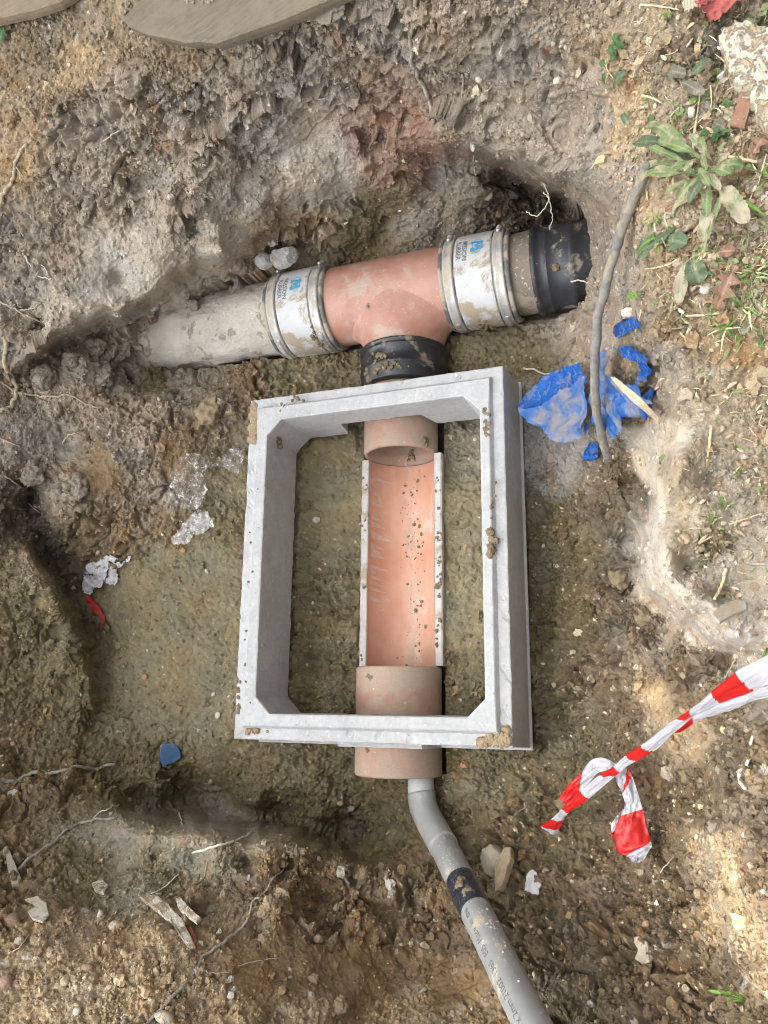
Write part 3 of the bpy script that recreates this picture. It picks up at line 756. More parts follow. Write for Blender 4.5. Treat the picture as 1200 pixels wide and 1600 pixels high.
def rock(mb, c, size, seed, sub=3, squash=(1, 1, 1), angular=.5, rot=None, rough=.18, lumpy=0.0):
    """a stone or clod: a ball cut by random planes and roughened"""
    V, F_ = ico(sub)
    V = V.copy()
    rs = np.random.RandomState(seed)
    for k in range(int(4 + 10 * angular)):
        n_ = rs.normal(size=3); n_ /= np.linalg.norm(n_)
        d = .62 + .33 * rs.rand()
        e = V @ n_ - d
        V = np.where((e > 0)[:, None], V - n_ * e[:, None] * .95, V)
    V += (V / (np.linalg.norm(V, axis=1)[:, None] + 1e-9)) * (perlin(V * 2.1 + seed * 1.7)[:, None] * rough + perlin(V * 5.3 + seed)[:, None] * rough * .45)
    if lumpy:
        w1, w2, wi, wt_ = worley(V * 2.2 + seed); w3, w4, wj, wu = worley(V * 4.6 + seed)
        V *= (1 + lumpy * ((sstep(0, .35, w2 - w1) - 1) * .45 + (1 - w1) * .5 + (sstep(0, .35, w4 - w3) - 1) * .20 + (1 - w3) * .25 + .25 * perlin(V * 9 + seed)))[:, None]
    V *= np.array(squash) * size
    if rot is None: rot = Matrix.Rotation(rs.rand() * 6.28, 3, 'Z')
    V = V @ np.array(rot).T + np.array(c)
    return mb.add(V, F_)

# ------------------------------------------------------------------ concrete chamber section
HF, HT, LF, WF = .1225, .134, .70, .55
def chamber():
    e = empty('concrete_chamber', (0, 0, 0), 'pale precast concrete chamber ring standing over the clay channel in the pit', 'inspection chamber')
    a, b = WF / 2, LF / 2
    per = []                                     # stations: outer corner-to-corner, with matching inner octagon
    ax0, ax1, by0, by1 = -.224, .230, -.301, .294
    ch = .032
    xl, xr, yb, yt = -a, a, -b, b
    def side(p0, p1, i0, i1, n):
        p0, p1, i0, i1 = (np.array(q, float) for q in (p0, p1, i0, i1))
        for t in np.arange(n) / n:
            per.append((p0 + (p1 - p0) * t, i0, i1, t))
    oc = [(xl, yb), (xr, yb), (xr, yt), (xl, yt)]
    ic = [(ax0, by0), (ax1, by0), (ax1, by1), (ax0, by1)]
    O, I, S = [], [], []
    for k in range(4):
        p0, p1 = np.array(oc[k]), np.array(oc[(k + 1) % 4])
        q0, q1 = np.array(ic[k]), np.array(ic[(k + 1) % 4])
        L = np.linalg.norm(p1 - p0); n = int(L / .006)
        dq = (q1 - q0) / np.linalg.norm(q1 - q0)
        c0, c1 = q0 + dq * ch, q1 - dq * ch
        pv = np.array([-dq[1], dq[0]])
        m0, m1 = q0 + (dq + pv) * ch / 2, q1 + (-dq + pv) * ch / 2
        s0 = p0 + (dq + pv) * .0215; s1 = p1 + (-dq + pv) * .0215
        for t in np.arange(n) / n:
            d = t * L
            O.append(p0 + (p1 - p0) * t)
            S.append(s0 + (s1 - s0) * t)
            cl = .062
            if d < cl: I.append(m0 + (c0 - m0) * d / cl)
            elif d > L - cl: I.append(c1 + (m1 - c1) * (d - L + cl) / cl)
            else: I.append(c0 + (c1 - c0) * (d - cl) / (L - 2 * cl))
    O, I, S = np.array(O), np.array(I), np.array(S)
    n = len(O)
    def lift(Q):      # foot of the wall: openings over the pipe at both ends, ragged cast edge elsewhere
        z = np.zeros(len(Q))
        x = Q[:, 0]
        for ysel, x0, x1 in ((Q[:, 1] > .26, -.093, .104), (Q[:, 1] < -.26, -.085, .110)):
            inn = ysel & (np.abs(Q[:, 1]) > .26)
            z = np.where(inn, .064 * sstep(x0 - .004, x0 + .006, x) * (1 - sstep(x1 - .016, x1 + .004, x)), z)
        return z
    zo = lift(O); zi = lift(I)
    zi = zi + .004 * perlin(np.stack([I[:, 0] * 60, I[:, 1] * 60, np.zeros(n)], 1))
    dO = O / np.linalg.norm(O, axis=1)[:, None]
    def inset(Q, T, d):
        v_ = T - Q
        return Q + v_ / (np.linalg.norm(v_, axis=1)[:, None] + 1e-9) * d
    rows = []
    nO = np.zeros_like(O); nO[np.abs(O[:, 0]) > a - 1e-4, 0] = np.sign(O[np.abs(O[:, 0]) > a - 1e-4, 0]); nO[np.abs(O[:, 1]) > b - 1e-4, 1] = np.sign(O[np.abs(O[:, 1]) > b - 1e-4, 1])
    def row(xy, z): rows.append(np.column_stack([xy, np.broadcast_to(z, (n,))]))
    row(I, zi)
    row(O + nO * .011, zo)                         # flat foot
    row(O + nO * .011, zo + .004)
    lipz = zo + .007 + .002 * perlin(np.stack([O[:, 0] * 40, O[:, 1] * 40, np.full(n, 3.)], 1))
    row(O + nO * .0065, lipz)
    for t in np.linspace(.1, .96, 14): row(O + nO * .0065 * (1 - t), np.maximum(lipz + .001, HF * t))
    row(O, HF - .003); row(O - nO * .0006, HF - .001); row(inset(O, S, .0028), HF)
    for t in (.33, .66): row(O + (S - O) * t, HF + .0003)
    row(inset(S, O, .001), HF + .0005)
    row(inset(S, I, .0045), HT - .0015)
    row(inset(S, I, .0065), HT)
    for t in (.35, .7): row(S + (I - S) * t, HT)
    row(inset(I, S, .003), HT)
    row(inset(I, S, .0006), HT - .0012)
    row(I, HT - .004)
    for t in np.linspace(.08, .96, 14): row(I, np.minimum(HT - .005, HT - (HT - zi) * t))
    V = np.vstack(rows)
    # chipped arrises and cast-surface waviness
    nz = perlin(V * 45) * .0007 + perlin(V * 160 + 4) * .0004
    top = V[:, 2] > HF - .004
    V[:, 2] += np.where(top, nz, 0)
    V[:, :2] += (perlin(V * 70 + 9) * .0008)[:, None] * np.where(np.abs(V[:, 2] - HF) < .004, 1, .4)[:, None]
    chip = sstep(.34, .55, perlin(V * 38 + 20)) * (np.abs(V[:, 2] - HF) < .0035)
    V[:, 2] -= chip * .003; 
    m_ = len(rows)
    F_ = []
    for i in range(m_):
        j = (i + 1) % m_
        for k in range(n):
            l = (k + 1) % n
            F_.append((i * n + k, i * n + l, j * n + l, j * n + k))
    mesh_obj('ring_wall', V, F_, M_conc, e, smooth=False)
    # mud left on it
    def smear(pts, name='mud_patch', mat=M_mudlump, hgt=.006, seed=1, lab=None):
        mb = MB(); rs = np.random.RandomState(seed)
        for (x, y, z, r) in pts:
            rock(mb, (x, y, z), r, rs.randint(9999), 3, (1, .6 + .5 * rs.rand(), hgt / r if hgt < r else .8), .3, rough=.42, lumpy=.25)
        o = mb.build(name, mat, e); o['kind'] = 'stuff'
        if lab: o['label'] = lab
    rs = np.random.RandomState(5)
    smear([(.268 - abs(rs.normal()) * .018, -.345 + abs(rs.normal()) * .010, HF + .0005, .004 + .006 * rs.rand()) for _ in range(44)], hgt=.005, seed=3, mat=M_paleclod, lab='thick lump of mud on the near right corner')
    smear([(-.264 + rs.normal() * .0035, .342 - .085 * rs.rand(), HF - .0005, .005 + .005 * rs.rand()) for _ in range(60)], hgt=.0022, seed=4, mat=M_paleclod, lab='brown mud smeared over the far left corner')
    smear([(-.271 + .004 * rs.normal(), -.30 + .10 * rs.rand() * rs.rand(), HF - .0005, .004 + .003 * rs.rand()) for _ in range(9)], hgt=.003, seed=6)
    smear([(.247 + .005 * rs.normal(), -.03 + .06 * rs.rand(), HT - .001, .004 + .006 * rs.rand()) for _ in range(8)], hgt=.005, seed=7)
    smear([(.243 + .003 * rs.normal(), .21 + .05 * rs.rand(), HT - .001, .003 + .004 * rs.rand()) for _ in range(8)], hgt=.003, seed=8)
    smear([(.252 + .006 * rs.normal(), .09 + .02 * rs.normal(), HT - .001, .003 + .003 * rs.rand()) for _ in range(5)], hgt=.004, seed=9)
    smear([(-.22 + .016 * rs.normal(), -.334 + .004 * rs.normal(), HF, .004 + .004 * rs.rand()) for _ in range(7)], hgt=.006, seed=10, mat=M_paleclod)
    smear([(-.20 + .06 * rs.rand(), .325 + .012 * rs.normal(), HT - .002, .0025 + .002 * rs.rand()) for _ in range(9)], hgt=.003, seed=11)
    smear([(-.255 + .06 * rs.rand() ** 2, -.32 + .5 * rs.rand(), HT - .0015, .002 + .002 * rs.rand()) for _ in range(16)], hgt=.003, seed=12)
    smear([(-.219, .262, .09, .007), (-.219, .252, .085, .006), (-.219, .268, .10, .005)], hgt=.02, seed=13)
chamber()

# ------------------------------------------------------------------ channel run
YAX = (0, -1, 0)
def pipe_prof(l, r, t, ch=.003):
    """closed section of a pipe of length l, outside radius r, wall t"""
    return [(0, r - t), (0, r - ch), (ch * .3, r - ch * .3), (ch, r)] + [(l * k / 10, r) for k in range(1, 10)] + [(l - ch, r), (l - ch * .3, r - ch * .3), (l, r - ch), (l, r - t)] + [(l - l * k / 6, r - t) for k in range(1, 7)]

def mudspots(parent, pts, mat=M_mudlump, lab=None):
    mb = MB()
    for k, (x, y, z, r, flat) in enumerate(pts): rock(mb, (x, y, z), r, 50 + k, 3, (1, .55 + .45 * ((k * 37) % 11) / 10, flat), .5, Matrix.Rotation(k * 1.1, 3, 'Z'), .5)
    o = mb.build('mud_spot', mat, parent); o['kind'] = 'stuff'
    if lab: o['label'] = lab

e = empty('clay_pipe', (PX0, .33, PZ0), 'short clay pipe stub whose open end looks into the half channel', 'pipe')
mb = MB(); lathe(mb, (PX0 + .003, .40, PZ0), YAX, pipe_prof(.161, .0802, .0085, .005), 96, wob=.0006, seed=2); mb.build('barrel', M_clay_dusty, e)
mudspots(e, [(PX0 + .062 + .012 * rng.rand(), .246 + .012 * rng.rand(), PZ0 + .046 - .012 * rng.rand(), .005 + .004 * rng.rand(), .35) for _ in range(14)] +
         [(PX0 + .01 * rng.normal(), .25 + .03 * rng.rand(), PZ0 - .0705, .003 + .003 * rng.rand(), .5) for _ in range(9)])

e = empty('channel_pipe', (PX0, .01, PZ0 - .09), 'orange half-round clay channel lying open along the middle of the chamber', 'channel')
mb = MB()
ro, ri = .0905, .0735
th = np.linspace(math.pi / 2, 3 * math.pi / 2, 49)
ys = np.linspace(.2375, -.2065, 40)
rows = []
for y in ys:
    c = np.array([PX0 + .004, y, PZ0])
    rows.append(np.vstack([c + np.array([[math.sin(t) * ri, 0, math.cos(t) * ri] for t in th])]))
V = np.vstack(rows); inn = grid_faces(len(ys), 49)
mesh_obj('channel_bed', V, inn, M_channel, e)
for sgn in (-1, 1):       # sawn rims
    R2 = []
    for y in ys:
        c = np.array([PX0 + .004, y, PZ0]); w_ = .0006 * perlin(np.array([[y * 60, sgn, 2.]]))[0]
        R2.append([c + (sgn * ri, 0, -.002), c + (sgn * (ri + .0012), 0, .002), c + (sgn * (ri + .003), 0, .0035 + w_), c + (sgn * (ro - .003) + w_ * 2, 0, .0035 - w_), c + (sgn * ro + w_ * 3, 0, .0015), c + (sgn * ro, 0, -.012)])
    R2 = np.array(R2)
    fc = [tuple(f) for f in grid_faces(len(ys), 6)] + [tuple(range(6)), tuple(range((len(ys) - 1) * 6, len(ys) * 6))]
    mesh_obj('channel_rim', R2.reshape(-1, 3), fc, M_rim, e, smooth=False)
th = np.linspace(math.pi / 2, 3 * math.pi / 2, 33)
V = np.vstack([np.array([[PX0 + .004 + math.sin(t) * ro, y, PZ0 - .012 + math.cos(t) * (ro - .012)] for t in th]) for y in ys])
mesh_obj('channel_back', V, grid_faces(len(ys), 33), M_clay_dusty, e)
pts = []
for k in range(80):
    y = .235 - .44 * rng.rand(); t = .14 * rng.normal() + .10 - .25 * (y > .1) * .3
    r = .0010 + .0040 * rng.rand() ** 3
    pts.append((PX0 + .004 + ri * math.sin(t), y, PZ0 - ri * math.cos(t) + r * .1, r, .4))
for k in range(26):
    y = .235 - .44 * rng.rand(); t = .9 * (rng.rand() - .5)
    r = .001 + .0018 * rng.rand(); pts.append((PX0 + .004 + ri * math.sin(t), y, PZ0 - ri * math.cos(t) + r * .3, r, .6))
mudspots(e, pts, lab='crumbs of mud fallen along the channel bed')
pts = []
for k in range(46):
    y = .22 - .42 * rng.rand(); s = 1 if rng.rand() < .78 else -1
    r = .002 + .0035 * rng.rand() ** 2; pts.append((PX0 + .004 + s * (.078 + .01 * rng.rand()), y, PZ0 + .004, r, .5))
mudspots(e, pts, lab='mud spots along both rims')
# limescale runs on the left flank
mb = MB()
for k in range(19):
    y0_ = .20 - k * .0145 + .004 * rng.normal(); t1 = -(1.45 - .0 * rng.rand()); ln = .25 + .6 * rng.rand()
    wd = .0030 + .0042 * rng.rand()
    tt = np.linspace(t1, t1 + ln, 14)
    a_ = []; b_ = []
    for i, t in enumerate(tt):
        ww = wd * (1 - (i / 14) ** 1.5 * .85) * (1 + .12 * rng.normal()); yy = y0_ - .007 * (i / 14) + .0005 * rng.normal()
        for arr, s in ((a_, 1), (b_, -1)):
            arr.append([PX0 + .004 + (ri - .0005) * math.sin(t), yy + s * max(ww, .0004), PZ0 - (ri - .0005) * math.cos(t)])
    mb.add(np.vstack([a_, b_]), [(i, i + 1, 14 + i + 1, 14 + i) for i in range(13)])
o = mb.build('scale_streak', weathered('scale', (.55, .38, .30), (.62, .49, .42), rough=.7, scale=60), e); o['label'] = 'pale drip streaks down the left flank'

e = empty('clay_pipe', (PX0, -.31, PZ0), 'dusty pink clay pipe under the near wall of the chamber, holding the grey pipe', 'pipe')
mb = MB(); lathe(mb, (PX0 + .001, -.2085, PZ0), YAX, pipe_prof(.209, .0868, .011, .004), 96, wob=.0008, seed=9); mb.build('barrel', M_clay_dusty, e)
mudspots(e, [(-.020, -.228, .050, .010, .5), (-.014, -.231, .053, .007, .5), (-.022, -.365, .050, .006, .6), (-.019, -.368, .052, .006, .6), (-.012, -.350, .055, .005, .5), (-.018, -.352, .053, .004, .5)], lab='two clods of mud on the crown')
mb = MB(); lathe(mb, (PX0 + .001, -.408, PZ0), YAX, [(0, .0752), (0.001, .05), (.001, .001)], 48); mb.build('mortar_plug', M_mortar_lump, e)

# ------------------------------------------------------------------ old run: tee, couplings, socket
TAX = np.array([math.cos(TTH), math.sin(TTH), 0])
TN = np.array([-math.sin(TTH), math.cos(TTH), 0])
def tpt(x): return np.array([0, TY0, TZ0]) + TAX * x
e = empty('clay_tee', (PX0, TY0, TZ0 - TR), 'pink clay tee junction between the two banded couplings, its branch facing the chamber', 'pipe tee')
mb = MB()
lathe(mb, tpt(-.16), TAX, [(.32 * k / 30, TR) for k in range(31)], 128, wob=.0006)
nph, nk = 96, 26
rows = []
Rb = .0855
for k in range(nk + 1):
    t = k / nk
    row = []
    for ph in np.linspace(0, 2 * math.pi, nph, endpoint=False):
        c, s = math.cos(ph), math.sin(ph)
        fl = (1 - t) ** 2.6
        ax_ = (Rb + .042 * fl) * c; zz = (Rb * .988 + .002 * fl) * s
        zr = max(-.999 * TR, min(.999 * TR, zz))
        yroot = -math.sqrt(TR * TR - zr * zr) + .003
        yend = -(TY0 - .445)
        tt = t ** 1.35
        row.append(tpt(PX0 + .010 + ax_) + TN * (yroot + (yend - yroot) * tt) + np.array([0, 0, zz]))
    rows.append(row)
mb.add(np.array(rows).reshape(-1, 3), [tuple(f) for f in grid_faces(nk + 1, nph, True)])
mb.build('tee_body', M_clay, e)
mudspots(e, [(PX0 - .045 + .006 * rng.normal(), TY0 - .045 + .004 * rng.normal(), TZ0 + .077, .003 + .003 * rng.rand(), .4) for _ in range(5)], mat=weathered('grey_spot', (.2, .18, .17), (.26, .24, .23), scale=80))
mb = MB()
for k in range(90):
    t = -1.1 + 1.6 * rng.rand(); x = -.12 + .24 * rng.rand(); r = .0008 + .0018 * rng.rand() ** 2
    rock(mb, tpt(x) + TN * (-math.cos(t) * TR) + np.array([0, 0, -math.sin(t) * TR]) if t < 0 else tpt(x) + TN * (math.sin(t) * TR * .6) + np.array([0, 0, TR * math.sqrt(1 - .36 * math.sin(t) ** 2)]), r, k, 1, (1, 1, .5), .3)
mb.build('grit_speck', M_mortar_lump, e)['kind'] = 'stuff'

def wrap_text(parent, name, s, size, mat, fn, bold=0.0, depth=.0003):
    """lettering laid on a curved surface: fn(tx, ty, h) -> point"""
    cu = bpy.data.curves.new('lettering', 'FONT'); cu.body = s; cu.size = size; cu.offset = bold; cu.resolution_u = 3
    ob = bpy.data.objects.new('lettering', cu); COL.objects.link(ob)
    dg = bpy.context.evaluated_depsgraph_get(); dg.update()
    me = bpy.data.meshes.new_from_object(ob.evaluated_get(dg))
    V = [v.co.copy() for v in me.vertices]; F_ = [tuple(p_.vertices) for p_ in me.polygons]
    bpy.data.objects.remove(ob); bpy.data.curves.remove(cu); bpy.data.meshes.remove(me)
    return mesh_obj(name, [fn(v.x, v.y, depth) for v in V], F_, mat, parent, smooth=False)

def coupling(x0, x1, label, logo_ang, seed, mudx):
    L = x1 - x0
    e = empty('pipe_coupling', tuple(tpt((x0 + x1) / 2) - np.array([0, 0, .1])), label, 'pipe coupling', 'steel banded couplings on the old pipe run')
    mb = MB()
    lathe(mb, tpt(x0), TAX, [(0, TR), (0, .0965), (.002, .0985), (.008, .0988), (.009, .0968), (.034, .0968), (.035, .0985), (L - .035, .0985), (L - .034, .0968), (L - .009, .0968), (L - .008, .0988), (L - .002, .0985), (L, .0965), (L, TR)], 128)
    mb.build('rubber_sleeve', M_rubber, e)
    mb = MB()
    lathe(mb, tpt(x0 + .036), TAX, [(0, .0985), (0, .1002), (.0006, .1006)] + [(.0006 + (L - .0732) * k / 12, .1006) for k in range(1, 13)] + [(L - .072, .1002), (L - .072, .0985)], 160)
    mb.build('shear_band', M_label, e)
    for xb in (x0 + .0105, x0 + L - .0325):
        mb = MB()
        lathe(mb, tpt(xb), TAX, [(0, .0965), (0, .1000), (.0025, .1022), (.005, .1012), (.0165, .1012), (.019, .1022), (.0215, .1000), (.0215, .0965)], 160)
        # tail of the strap lying on the strap
        a, u_, s_ = frame_from(TAX)
        th = np.linspace(1.0 + seed * .2, 1.9 + seed * .2, 20)
        P1 = np.vstack([np.array([tpt(xb + d) + (np.cos(t) * u_ + np.sin(t) * s_) * r for t in th]) for d, r in ((.0055, .1013), (.0055, .1023), (.016, .1023), (.016, .1013))])
        mb.add(P1, [tuple(f) for f in grid_faces(4, 20)] + [(0, 20, 40, 60), (19, 79, 59, 39)])
        b_ = mb.build('clamp_band', M_steel, e)
        a, u_, s_ = frame_from(TAX)
        ang = -.95 + .12 * seed      # worm screw at the back, just over the top
        rd = np.cos(ang) * u_ + np.sin(ang) * s_
        tg = -np.sin(ang) * u_ + np.cos(ang) * s_
        mb = MB(); c = tpt(xb + .0107) + rd * .1055
        lathe(mb, c - tg * .011, tg, [(0, .0001), (0, .0052), (.0035, .0055), (.004, .0042), (.018, .0042), (.0185, .0035), (.022, .0035), (.022, .0001)], 12, up=rd)
        mb.build('clamp_screw', M_steel, b_)
    Rl = .10075
    a, u_, s_ = frame_from(TAX)
    def on(th, x, h): return tpt(x) + (math.cos(th) * u_ + math.sin(th) * s_) * (Rl + h)
    # s_ = TAX x up = -y : growing angle runs from the crown towards the viewer
    sgn = 1 if s_[1] < 0 else -1
    xm = x0 + .041
    sz = .0145
    wrap_text(e, 'lettering', 'RUBBER', sz, M_greyink, lambda tx, ty, h: on(sgn * (logo_ang + tx / Rl), xm + ty, h), .0002)
    wrap_text(e, 'lettering', 'MISSION', sz, M_greyink, lambda tx, ty, h: on(sgn * (logo_ang + tx / Rl), xm + .0130 + ty, h), .0002)
    for k in range(4):
        wrap_text(e, 'lettering', ('Flexible', 'Shear', 'Ring', 'Coupling')[k] if False else '- - - - - -', .006, M_greyink, lambda tx, ty, h: on(sgn * (logo_ang + .62 + tx / Rl), xm - .002 + k * .004 + ty, h)) if k < 2 else None
    # emblem: an M on its side inside a thin ring
    def seg(mb, p0, p1, wd):
        p0 = np.array(p0); p1 = np.array(p1); d = p1 - p0; L_ = np.linalg.norm(d); nn = np.array([-d[1], d[0]]) / L_ * wd / 2
        k = 8; Vv = []
        for t in np.linspace(0, 1, k):
            for s in (1, -1):
                q_ = p0 + d * t + nn * s; Vv.append(on(sgn * (logo_ang + .02 + q_[0] * 1.45 / Rl), xm + .0315 + q_[1] * 1.35, .0005))
        mb.add(np.array(Vv), [(2 * i, 2 * i + 1, 2 * i + 3, 2 * i + 2) for i in range(k - 1)])
    mb = MB()
    for p0, p1, wd in (((.006, .001), (.008, .019), .0042), ((.008, .019), (.0135, .006), .0036), ((.0135, .006), (.019, .019), .0036), ((.019, .019), (.021, .001), .0042), ((.003, .001), (.010, .001), .003), ((.017, .001), (.024, .001), .003)): seg(mb, p0, p1, wd)
    mb.build('emblem', M_blueink, e)
    mb = MB()
    pr = [(.0135 + .0135 * math.cos(t), .010 + .0075 * math.sin(t)) for t in np.linspace(.0, 2 * math.pi, 30)]
    for p0, p1 in zip(pr[:-1], pr[1:]): seg(mb, p0, p1, .0009)
    mb.build('emblem_ring', M_blueink, e)
    mb = MB()
    for k in range(16):
        t = .9 + .5 * rng.normal() * .4 + mudx[1]; x = x0 + mudx[0] + .008 * rng.normal()
        rock(mb, on(sgn * t, x, .001), .003 + .004 * rng.rand(), k + seed, 2, (1, 1, .6), .4, rough=.3)
    mb.build('mud_spot', M_mudlump, e)['kind'] = 'stuff'
coupling(-.287, -.137, 'steel banded rubber coupling beside the mortar lumps, joining the crusted pipe to the tee', -.42, 0, (.118, .45))
coupling(.131, .281, 'steel banded rubber coupling between the tee and the muddy pipe', -.52, 2, (.07, .75))

# crusted left-hand pipe
e = empty('crusted_pipe', tuple(tpt(-.42) - np.array([0, 0, .09])), 'old pipe caked in pale mortar, vanishing into the earth at its left end', 'pipe')
mb = MB()
prof = [(x, .087) for x in np.linspace(-.20, .36, 40)]
a, u_, s_ = frame_from(TAX)
rows = []
o_ = tpt(-.625)
th = np.linspace(0, 2 * math.pi, 120, endpoint=False)
for d, r in prof:
    P0 = o_ + TAX * d + (np.cos(th)[:, None] * u_ + np.sin(th)[:, None] * s_) * r
    k = 1 - sstep(.16, .32, d) * .8
    amp = perlin(P0 * 22) * .010 * k + np.abs(perlin(P0 * 55 + 3)) * .006 * k + perlin(P0 * 150) * .0015
    rows.append(o_ + TAX * d + (np.cos(th)[:, None] * u_ + np.sin(th)[:, None] * s_) * (r + amp)[:, None])
mb.add(np.vstack(rows), [tuple(f) for f in grid_faces(len(prof), 120, True)])
mb.build('crusted_barrel', M_mortar, e)

e = empty('muddy_pipe', tuple(tpt(.30) - np.array([0, 0, .09])), 'short length of mud-coated pipe between the right coupling and the black socket', 'pipe')
mb = MB(); lathe(mb, tpt(.27), TAX, [(.005 * k, .0855) for k in range(14)], 96, wob=.0022, seed=4); mb.build('barrel', M_muddy_pipe, e)
e = empty('black_socket', tuple(tpt(.38) - np.array([0, 0, .09])), 'black ribbed plastic pipe socket entering the earth wall', 'pipe socket')
mb = MB()
lathe(mb, tpt(.322), TAX, [(0, .084), (0, .0905), (.0015, .0925), (.010, .0925), (.0115, .0895), (.030, .0890), (.031, .0898), (.033, .0898), (.034, .0888), (.074, .0886), (.0755, .0905), (.087, .0905), (.0885, .0884), (.15, .0880)], 128)
mb.build('socket_body', M_blacksock, e)
mudspots(e, [tuple(tpt(.375 + .004 * rng.normal()) + np.array([0, -.042 + .004 * rng.normal(), .078 + .002 * rng.normal()])) + (.005 + .004 * rng.rand(), .7) for _ in range(8)], lab='clod of mud stuck on the crown')

e = empty('black_coupling', (PX0 + .011, .42, PZ0 - .09), 'black rubber coupling on the tee branch, its rim behind the far wall of the chamber', 'pipe coupling')
mb = MB()
lathe(mb, (PX0 + .011, .474, PZ0 + .003), YAX, [(0, .086), (0, .0955), (.0015, .0985), (.006, .0988), (.0075, .0965), (.012, .0960), (.013, .0972), (.016, .0972), (.017, .0958), (.05, .0955), (.051, .0968), (.056, .0968), (.057, .095), (.085, .0945), (.09, .092), (.09, .078)], 128)
mb.build('coupling_body', M_black, e)
pts = []
for k in range(44):
    t = -.25 + .30 * rng.normal(); y = .447 - .05 * rng.rand()
    pts.append((PX0 + .011 + .0965 * math.sin(t * .75), y, PZ0 + .003 + .0965 * math.cos(t * .75), .002 + .006 * rng.rand() ** 2, .5))
mudspots(e, pts, lab='clods of olive mud on the crown')

# mortar lumps by the left coupling
mb = MB(); c = ray(444, 402, .075); rock(mb, c, .034, 21, 5, (1.0, .75, .85), .55, Matrix.Rotation(R_(14), 3, 'Z'), .07, .05)
tag(mb.build('mortar_lump', M_mortar_lump, smooth=False), 'blocky grey mortar lump resting against the top of the left coupling', 'mortar lump')
mb = MB(); c = ray(413, 408, .085); rock(mb, c, .025, 24, 5, (1.0, .8, .8), .55, Matrix.Rotation(R_(-35), 3, 'Z'), .07, .05)
tag(mb.build('mortar_lump', M_mortar_lump, smooth=False), 'smaller pale mortar lump, left of the blocky one above the crusted pipe', 'mortar lump')

# ------------------------------------------------------------------ grey waste pipe
GR = .0253
gp = [ray(657, 1195, -.015), ray(658, 1238, -.015), ray(662, 1262, -.010), ray(674, 1288, .004), ray(690, 1316, .030)]
g_end = ray(842, 1622, .375)
e = empty('grey_pipe', tuple(gp[1] - np.array([0, 0, .03])), 'grey plastic waste pipe climbing from the clay pipe out of the near side', 'pipe')
A = gp[4]; B = g_end; gd = (B - A) / np.linalg.norm(B - A); GL = np.linalg.norm(B - A)
mb = MB(); tube(mb, [A + gd * (GL * k / 24) for k in range(25)] + [B + gd * .25], GR, 64); mb.build('straight_pipe', M_grey, e)
mb = MB(); bend = catmull(gp[1:4] + [gp[4] + gd * .012], 8); tube(mb, bend, GR * 1.06, 64); mb.build('bend', M_grey, e)
mb = MB(); tube(mb, [gp[0], gp[1], gp[1] + (gp[1] - gp[0]) * .12], GR * 1.0, 48); mb.build('spigot', M_grey2, e)
mb = MB(); c = gp[4] + gd * .011; tube(mb, [c - gd * .0022, c - gd * .0012, c + gd * .0012, c + gd * .0022], [GR * 1.01, GR * 1.075, GR * 1.075, GR * 1.0], 64); mb.build('joint_ring', M_solvent, e)
def along_u(t): return A + gd * t
def find_t(uu, vv):
    best = None
    for t in np.linspace(0, GL, 400):
        q_ = CAM_R @ (along_u(t) - CAM_C); pu = 600 + FPX * q_[0] / q_[2]; pv = 800 + FPX * q_[1] / q_[2]
        d = math.hypot(pu - uu, pv - vv)
        if best is None or d < best[0]: best = (d, t)
    return best[1]
t0, t1 = find_t(728, 1373), find_t(752, 1421)
mb = MB(); tube(mb, [along_u(t0 + (t1 - t0) * k / 6) for k in range(7)], [GR * 1.01, GR * 1.03, GR * 1.03, GR * 1.03, GR * 1.03, GR * 1.03, GR * 1.01], 64, caps=False); bnd = mb.build('tape_band', M_tapeband, e)
# cross frame on the pipe: up = towards the sky
ga, gup, gside = frame_from(gd)
gside = gside if gside[0] > 0 else -gside
def gon(t, ang, h): return along_u(t) + (math.cos(ang) * gup + math.sin(ang) * gside) * (GR + h)
mb = MB()
tm = (t0 + t1) / 2
vw = CAM_C - along_u(tm); vw -= gd * (vw @ gd); vw /= np.linalg.norm(vw)
vang = math.atan2(vw @ gside, vw @ gup)
for k in range(24):
    rock(mb, gon(tm - .006 + .009 * rng.normal() * .6, vang - .12 + .16 * rng.normal() * .8, .0012), .002 + .004 * rng.rand(), k, 2, (1, 1, .5), .4)
o = mb.build('mud_spot', M_mudlump, bnd); o['kind'] = 'stuff'
tx0 = find_t(800, 1545)
wrap_text(e, 'lettering', '50mm x 2mm 21002 1365 E05 Made in the', .0155, M_ink, lambda tx, ty, h: gon(find_t(858, 1690) + .0 - tx if False else (TS0 - tx), vang - .50 - ty / GR, h), .0) if False else None
TS0 = find_t(744, 1438) + .0
def gtext(s, size, tend):
    cu = bpy.data.curves.new('lettering', 'FONT'); cu.body = s; cu.size = size; ob = bpy.data.objects.new('lettering', cu); COL.objects.link(ob)
    bpy.context.view_layer.update(); wd = ob.dimensions.x
    bpy.data.objects.remove(ob); bpy.data.curves.remove(cu)
    return wrap_text(e, 'lettering', s, size, M_ink, lambda tx, ty, h: gon(tend + wd - tx, vang - .42 - ty / GR, h + .0002), .0)
gtext('5m x 2mm 21002  1365   E05  Made  in  the', .0140, find_t(745, 1432))
mb = MB()
for k in range(70):
    t = find_t(770, 1432) + .16 * abs(rng.normal()) * .5; ang = vang + .35 + .35 * rng.normal()
    rock(mb, gon(t, ang, 0), .0008 + .0018 * rng.rand() ** 2, k, 1, (1, 1, .5), .3)
for k in range(60):
    rock(mb, gon(t0 * rng.rand(), vang + .9 * (rng.rand() - .6), 0), .0006 + .0014 * rng.rand() ** 2, k, 1, (1, 1, .5), .3)
mb.build('paint_speck', M_solvent, e)['kind'] = 'stuff'

